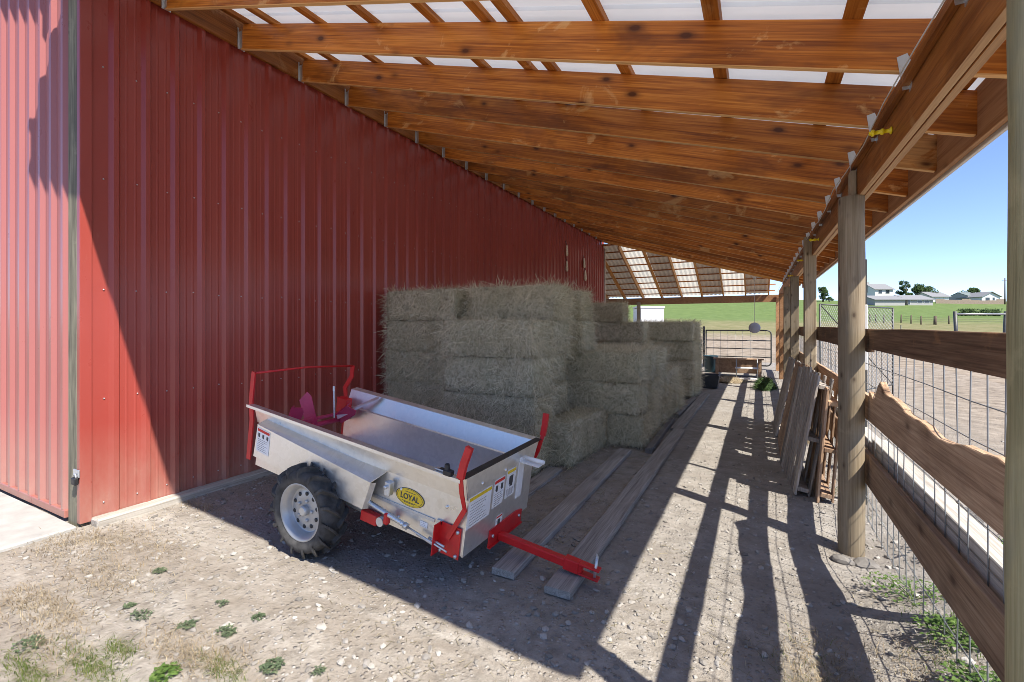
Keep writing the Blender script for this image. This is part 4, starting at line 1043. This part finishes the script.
def pebbles(mb, spots, smin, smax):
    for (x0, x1, y0, y1, n) in spots:
        for _ in range(n):
            x, y = rnd(x0, x1), rnd(y0, y1)
            if y < WY0 + .02 and x < -4.6 or x < WX + .12: continue
            s = smin + (smax - smin) * random.random() ** 5; z = gz(x, y)
            m4 = Matrix.Translation((x, y, z + s * .12)) @ Matrix.Rotation(rnd(0, 6.28), 4, 'Z') @ Matrix.Rotation(rnd(-.4, .4), 4, 'X') @ Matrix.Diagonal((s * rnd(.7, 1.3), s * rnd(.6, 1), s * rnd(.35, .6), 1))
            vs = [mb.bm.verts.new(m4 @ v + Vector((rnd(-1, 1), rnd(-1, 1), rnd(-1, 1))) * s * .16) for v in ICO_V]
            for f in ICO_F: mb.bm.faces.new([vs[i] for i in f])
mb = MB(); pebbles(mb, [(-4.6, -.3, 1.2, 3.4, 3600), (-1.2, 1.0, 2.0, 6, 1900), (-1, .5, 6, 12, 200), (.3, .95, 1.6, 5, 160), (1, 4, 2, 9, 250)], .004, .026)
tag(build('gravel', mb, 'gravel'), 'pale gravel and pebbles strewn over the dirt', 'gravel', kind='stuff')
for (x, y, s, lab) in ((.53, 3.98, .07, 'flat grey rock at the foot of the round post, left of two'), (.66, 4.0, .08, 'flat grey rock at the foot of the round post, right of two')):
    mb = MB(); r = bmesh.ops.create_icosphere(mb.bm, subdivisions=2, radius=1, matrix=Matrix.Translation((x, y, gz(x, y) + .01)) @ Matrix.Diagonal((s, s * .8, s * .45, 1)))
    for v in r['verts']: v.co += noise.noise_vector(v.co * 14) * s * .25
    tag(build('rock', mb, 'stone_grey', origin=(x, y, 0)), lab, 'rock', 'rocks at the round post')

# ------------------------------------------------------------------ the far side: paddock rails, houses, trees
CA, SA = .8835, .4685
def at(u, d):                      # a place out in the fields, by bearing and distance along the view
    r = (u - 512) / 464; return Vector(((CA * r - SA) * d, (SA * r + CA) * d, 0))
RT = Vector((CA, SA, 0)); FW = Vector((-SA, CA, 0))
def far_mat(p): return Matrix(((RT.x, FW.x, 0, p.x), (RT.y, FW.y, 0, p.y), (0, 0, 1, p.z), (0, 0, 0, 1)))
def ground(p): return Vector((p.x, p.y, terr(p.x, p.y)))
def house(name, label, u0, u1, ybase, yeave, yridge, d, wall, roof, depth=8, gable='side', windows=(), extra=None, cat='house'):
    p = at((u0 + u1) / 2, d); W = (u1 - u0) / 464 * d
    zb = 1.6 + (325 - ybase) / 464 * d; ze = 1.6 + (325 - yeave) / 464 * d; zt = 1.6 + (325 - yridge) / 464 * d
    o = thing(name, label, cat, (p.x, p.y, zb)); m4 = far_mat(Vector((p.x, p.y, 0)))
    low = min(zb, terr(p.x, p.y)) - 2
    mb = MB(); mb.box((-W / 2, 0, low), (W / 2, depth, ze), mat=m4)
    if gable == 'front': mb.prism([m4 @ Vector(q) for q in ((-W / 2, .01, ze), (W / 2, .01, ze), (0, .01, zt - .1))], m4.to_3x3() @ Vector((0, depth - .02, 0)))
    else: mb.prism([m4 @ Vector(q) for q in ((-W / 2 + .01, 0, ze), (-W / 2 + .01, depth, ze), (-W / 2 + .01, depth / 2, zt - .1))], m4.to_3x3() @ Vector((W - .02, 0, 0)))
    build('wall', mb, wall, o)
    mb = MB(); e = .5 if W > 5 else .06; th = .18
    if gable == 'front':
        sl = (zt - ze) / (W / 2)
        for sg in (-1, 1): mb.prism([m4 @ Vector(q) for q in ((0, -e, zt), (sg * (W / 2 + e), -e, ze - sl * e), (sg * (W / 2 + e), -e, ze - sl * e + th), (0, -e, zt + th))], m4.to_3x3() @ Vector((0, depth + 2 * e, 0)))
    else:
        sl = (zt - ze) / (depth / 2)
        for y0, y1 in ((-e, depth / 2), (depth + e, depth / 2)): mb.prism([m4 @ Vector(q) for q in ((-W / 2 - e, y0, ze - sl * e), (-W / 2 - e, y1, zt), (-W / 2 - e, y1, zt + th), (-W / 2 - e, y0, ze - sl * e + th))], m4.to_3x3() @ Vector((W + 2 * e, 0, 0)))
    rf = build('roof', mb, roof, o)
    for (a, b, c, d2) in windows:
        xa = -W / 2 + a * W; xb = -W / 2 + b * W; za = zb + c * (ze - zb); zc = zb + d2 * (ze - zb)
        mb = MB(); mb.box((xa - .08, -.06, za - .08), (xb + .08, -.005, zc + .08), mat=m4); f = build('window', mb, 'house_white', o)
        mb = MB(); mb.box((xa, -.09, za), (xb, -.062, zc), mat=m4); build('pane', mb, 'glass', f)
    if extra == 'chimney':
        mb = MB(); mb.box((-W / 2 - .3, depth / 2 - .5, ze - 1), (-W / 2 + .7, depth / 2 + .5, zt + 1.0), mat=m4); build('chimney', mb, 'house_grey', rf)
    return o
house('farmhouse', 'two-storey white farmhouse with a grey gable roof and chimney', 875, 893, 300, 289, 283.5, 170, 'house_white', 'shingle', 8, 'side', ((.15, .35, .1, .4), (.2, .38, .6, .88), (.6, .8, .6, .88)), 'chimney')
house('ranch_house', 'long low grey ranch house with a broad grey roof', 875, 905, 304.5, 299.5, 295.2, 140, 'house_grey', 'shingle', 9, 'side', ())
house('ranch_house_wing', 'low grey wing with a row of dark windows', 908, 933, 304.5, 299.5, 294.8, 141, 'house_grey', 'shingle', 9, 'side', ((.0, .08, .1, .9), (.38, .56, .35, .75), (.66, .85, .35, .75)))
house('white_cottage', 'white cottage with a flat grey roof beside the bushy tree', 932, 949, 302, 296.5, 291.5, 165, 'house_white', 'shingle', 8, 'side', ())
house('green_roofed_shed', 'pale shed with a green-grey roof before the dark round tree', 968, 980, 301, 296, 292, 175, 'house_grey', 'shingle_green', 8, 'side', (), cat='shed')
house('gabled_house', 'white gabled house left of the utility pole', 982, 1000, 301.5, 296.5, 292, 170, 'house_white', 'shingle', 9, 'front', ((.2, .42, .2, .8), (.6, .7, .3, .8)))
house('white_outbuilding', 'plain white flat-topped outbuilding in the field beyond the hay', 641, 664, 330, 308, 307.2, 48, 'house_white', 'house_white', 3, 'side', (), cat='shed')
# brown fence bank along the hilltop
o = thing('hilltop_board_fence', 'long brown board fence along the hilltop below the houses', 'fence', ground(at(970, 150)))
p0, p1 = at(936, 152), at(1006, 150)
for k in range(8):
    a = p0.lerp(p1, k / 8); b = p0.lerp(p1, (k + 1) / 8); za, zb_ = terr(a.x, a.y), terr(b.x, b.y); mb = MB()
    h = rnd(1.2, 2.0); mb.prism([(a.x, a.y, za - 2), (b.x, b.y, zb_ - 2), (b.x, b.y, zb_ + h), (a.x, a.y, za + h)], FW * .2); build('fence_panel', mb, 'house_tan', o)
def tree(label, u, yb, yt, wpx, d, n, shape=1.0):
    p = at(u, d); zb = terr(p.x, p.y); zt = 1.6 + (325 - yt) / 464 * d; w = wpx / 464 * d; o = thing('tree', label, 'tree', (p.x, p.y, zb), 'trees by the distant houses')
    H = zt - zb; mb = MB(); mb.tube([(p.x, p.y, zb - .5), (p.x + .1, p.y, zb + H * .4), (p.x, p.y, zb + H * .8)], [w * .06 + .1, w * .04 + .06, .04], 8)
    for k in range(6):
        a = rnd(0, 6.28); mb.tube([(p.x, p.y, zb + H * rnd(.25, .5)), (p.x + math.cos(a) * w * .35, p.y + math.sin(a) * w * .35, zb + H * rnd(.55, .85))], [.1, .03], 5)
    build('trunk', mb, 'bark', o)
    mb = MB(); clumps = [(Vector((random.gauss(0, .22) * w, random.gauss(0, .22) * w, H * (.22 + .72 * random.random() ** .8))), rnd(.14, .26) * w) for _ in range(16)]
    for c, r in clumps:
        f = c.z / H; k = (math.sin(math.pi * min(1, f * .95)) ** .6) if shape < 1.5 else (1.1 - f * .6); c.x *= k * 1.3; c.y *= k * 1.3
        for _ in range(n // 8):
            v = Vector((random.gauss(0, 1), random.gauss(0, 1), random.gauss(0, 1))).normalized() * r * random.random() ** .4
            q = p + Vector((0, 0, zb)) + c + v; q.z = min(q.z, zt); t = Vector((random.gauss(0, 1), random.gauss(0, 1), random.gauss(0, 1))).normalized(); s = t.orthogonal().normalized(); L = rnd(.25, .55) * (w / 6) ** .5
            mb.blade(q, t * L, s, L * .4, 0, .3)
    build('crown', mb, 'leaf_tree', o)
tree('narrow upright dark tree right of the farmhouse', 906, 300, 279.5, 9, 165, 1600)
tree('broad bushy tree behind the low grey wing', 922, 300, 284.5, 19, 172, 2200, 1)
tree('round dark tree behind the green-roofed shed', 971, 300, 288, 13, 185, 1400)
tree('conifer seen between the square and the round post', 823, 302, 287, 10, 160, 1200, 2)
tree('small round bush beside the conifer between the posts', 829, 303, 297, 5, 158, 500)
pole = thing('utility_pole', 'wooden utility pole at the right end of the hilltop', 'utility pole', ground(at(1005, 150)))
p = ground(at(1005, 150)); zt = 1.6 + (325 - 278) / 464 * 150
mb = MB(); mb.tube([(p.x, p.y, p.z - 1), (p.x, p.y, zt)], [.2, .14], 8); build('pole', mb, 'bark', pole)
mb = MB(); q = Vector((p.x, p.y, zt - .9)); mb.tube([q - RT * 1.0, q + RT * 1.0], .09, 6); build('crossarm', mb, 'bark', pole)
# pasture fence posts
for i, (u, d) in enumerate(((876, 66), (884, 66), (892, 67), (911, 64), (921, 62), (935, 62), (949, 63), (870, 67), (901, 66))):
    p = ground(at(u, d * 1.2)); h = 1.4 if i not in (5,) else 1.4; w = .09 if i != 5 else .2
    mb = MB(); mb.tube([(p.x, p.y, p.z - .4), (p.x + rnd(-.05, .05), p.y, p.z + h)], [w * 1.1, w], 8)
    tag(build('fence_post', mb, 'bark', origin=p), 'thick dark post in the pasture fence line' if i == 5 else 'slim dark wooden post in the pasture fence line', 'fence post', 'pasture fence posts')
mb = MB()
for z in (.45, .8, 1.15): mb.tube([ground(at(u, d * 1.2)) + Vector((0, 0, z)) for u, d in ((820, 69), (845, 68), (870, 67), (884, 66), (901, 66), (921, 62), (949, 63), (1020, 62))], .012, 4)
tag(build('fence_wire', mb, 'dark_wire'), 'thin wire strands strung along the pasture fence posts', 'wire')
p = ground(at(901, 40)); mb = MB(); mb.tube([(p.x, p.y, p.z - .3), (p.x, p.y, p.z + 1.5)], .035, 6); tag(build('steel_stake', mb, 'dark_wire', origin=p), 'thin steel stake at the edge of the dirt paddock', 'stake')
hr = thing('hitching_rail', 'grey pipe hitching rail on two leaning posts in the paddock', 'hitching rail', ground(at(980, 26)))
pa, pb = ground(at(955, 26)), ground(at(1006, 26)); zt = 1.6 + (325 - 314) / 464 * 26
for p, s in ((pa, .1), (pb, -.1)): mb = MB(); mb.tube([(p.x + s, p.y, p.z - .3), (p.x, p.y, zt + .15)], .085, 10); build('post', mb, 'dark_wire', hr)
mb = MB(); mb.tube([(pa.x, pa.y, zt), (pb.x, pb.y, zt)], .06, 10); build('rail', mb, 'wire', hr)
for u0, u1, lab in ((960, 976, 'low dark hedge beyond the hitching rail, left of two'), (979, 1000, 'low dark hedge beyond the hitching rail, right of two')):
    pa, pb = ground(at(u0, 100)), ground(at(u1, 100)); mb = MB(); mb.tube([pa - RT * .1 + Vector((0, 0, .4)), pb + Vector((0, 0, .4))], .3, 8)
    for _ in range(900):
        t = random.random(); q = pa.lerp(pb, t) + Vector((rnd(-.5, .5), rnd(-.5, .5), rnd(0, 1.5 + .25 * noise.noise((t * 9, u0, 0))))); v = Vector((random.gauss(0, 1), random.gauss(0, 1), random.gauss(0, 1))).normalized(); mb.blade(q, v * .25, v.orthogonal().normalized(), .1, 0, .3)
    tag(build('hedge', mb, 'leaf_tree', origin=pa), lab, 'hedge', 'dark hedges in the pasture')
# corral panel with diagonal wire beyond the round post
cor = thing('corral_gate', 'chain-link corral gate with a pale pipe frame beyond the round post', 'gate', (3, 9.5, 0))
pa, pb = at(820, 8.5), at(893, 10.5); zt = 1.98
mb = MB(); 
for p in (pa, pb, pa.lerp(pb, .5)): mb.tube([(p.x, p.y, -.1), (p.x, p.y, zt)], .018, 8)
for z in (.25, zt): mb.tube([(pa.x, pa.y, z), (pb.x, pb.y, z)], .014, 8)
mb.tube([(pa.x, pa.y, zt), (pb.x, pb.y, .25)], .01, 6)
build('gate_frame', mb, 'dark_wire', cor)
mb = MB(); L = (pb - pa).length; H = zt - .25; k = -H
while k < L:
    for sg in (1, -1):
        a, b = (max(k, 0), min(k + H, L)); 
        if b > a:
            za, zb_ = (a - k, b - k)
            if sg < 0: za, zb_ = H - za, H - zb_
            mb.tube([pa.lerp(pb, a / L) + Vector((0, 0, .25 + za)), pa.lerp(pb, b / L) + Vector((0, 0, .25 + zb_))], .0025, 3, cap=False)
    k += .085
build('chain_link', mb, 'wire', cor)
tp = thing('steel_upright', 'dark perforated steel upright with a pale sleeve just outside the round post', 'upright', (1.05, 5.2, 0))
mb = MB(); mb.box((.815, 5.08, -.2), (.85, 5.12, 2.18), bev=.003); build('upright', mb, 'dark_wire', tp)
mb = MB(); mb.box((.809, 5.072, 1.2), (.856, 5.128, 1.78), bev=.006); build('sleeve', mb, 'trim_white', tp)

# ------------------------------------------------------------------ camera, sun, sky
cam = bpy.data.cameras.new('camera'); co = bpy.data.objects.new('camera', cam); COL.objects.link(co)
cam.sensor_width = 36; cam.lens = 464 / 1024 * 36; cam.shift_y = -16 / 1024; cam.clip_start = .05; cam.clip_end = 3000
co.location = (0, 0, 1.6); co.rotation_euler = (R(90), 0, math.atan(246 / 464)); sc.camera = co
SUNV = Vector((-.71, .313, -1)).normalized()       # the way the light travels
elev = math.asin(-SUNV.z); az = math.atan2(-SUNV.x, -SUNV.y)
sl_ = bpy.data.lights.new('sun', 'SUN'); sl_.energy = 2.0; sl_.angle = R(.55); sl_.color = (1, .95, .88)
so = bpy.data.objects.new('sun', sl_); COL.objects.link(so); so.rotation_euler = SUNV.to_track_quat('-Z', 'Y').to_euler(); so.location = (20, -10, 30)
w = bpy.data.worlds.new('World'); sc.world = w; w.use_nodes = True; nt = w.node_tree
sky = nt.nodes.new('ShaderNodeTexSky'); sky.sky_type = 'NISHITA'; sky.sun_disc = False; sky.sun_elevation = elev; sky.sun_rotation = az
sky.air_density = .8; sky.dust_density = 0.0; sky.ozone_density = 3.0; sky.altitude = 1500
bg = nt.nodes['Background']; nt.links.new(mix(nt, 1.0, sky.outputs[0], (.97, .93, 1.04), 'MULTIPLY'), bg.inputs['Color']); bg.inputs['Strength'].default_value = .054
sc.view_settings.view_transform = 'Standard'; sc.view_settings.look = 'None'; sc.view_settings.exposure = 2.28; sc.view_settings.gamma = 1
sc.render.engine = 'CYCLES'; cy = sc.cycles
cy.max_bounces = 10; cy.diffuse_bounces = 6; cy.glossy_bounces = 4; cy.transmission_bounces = 6; cy.use_denoising = True; cy.filter_width = .85
cy.sample_clamp_indirect = 6
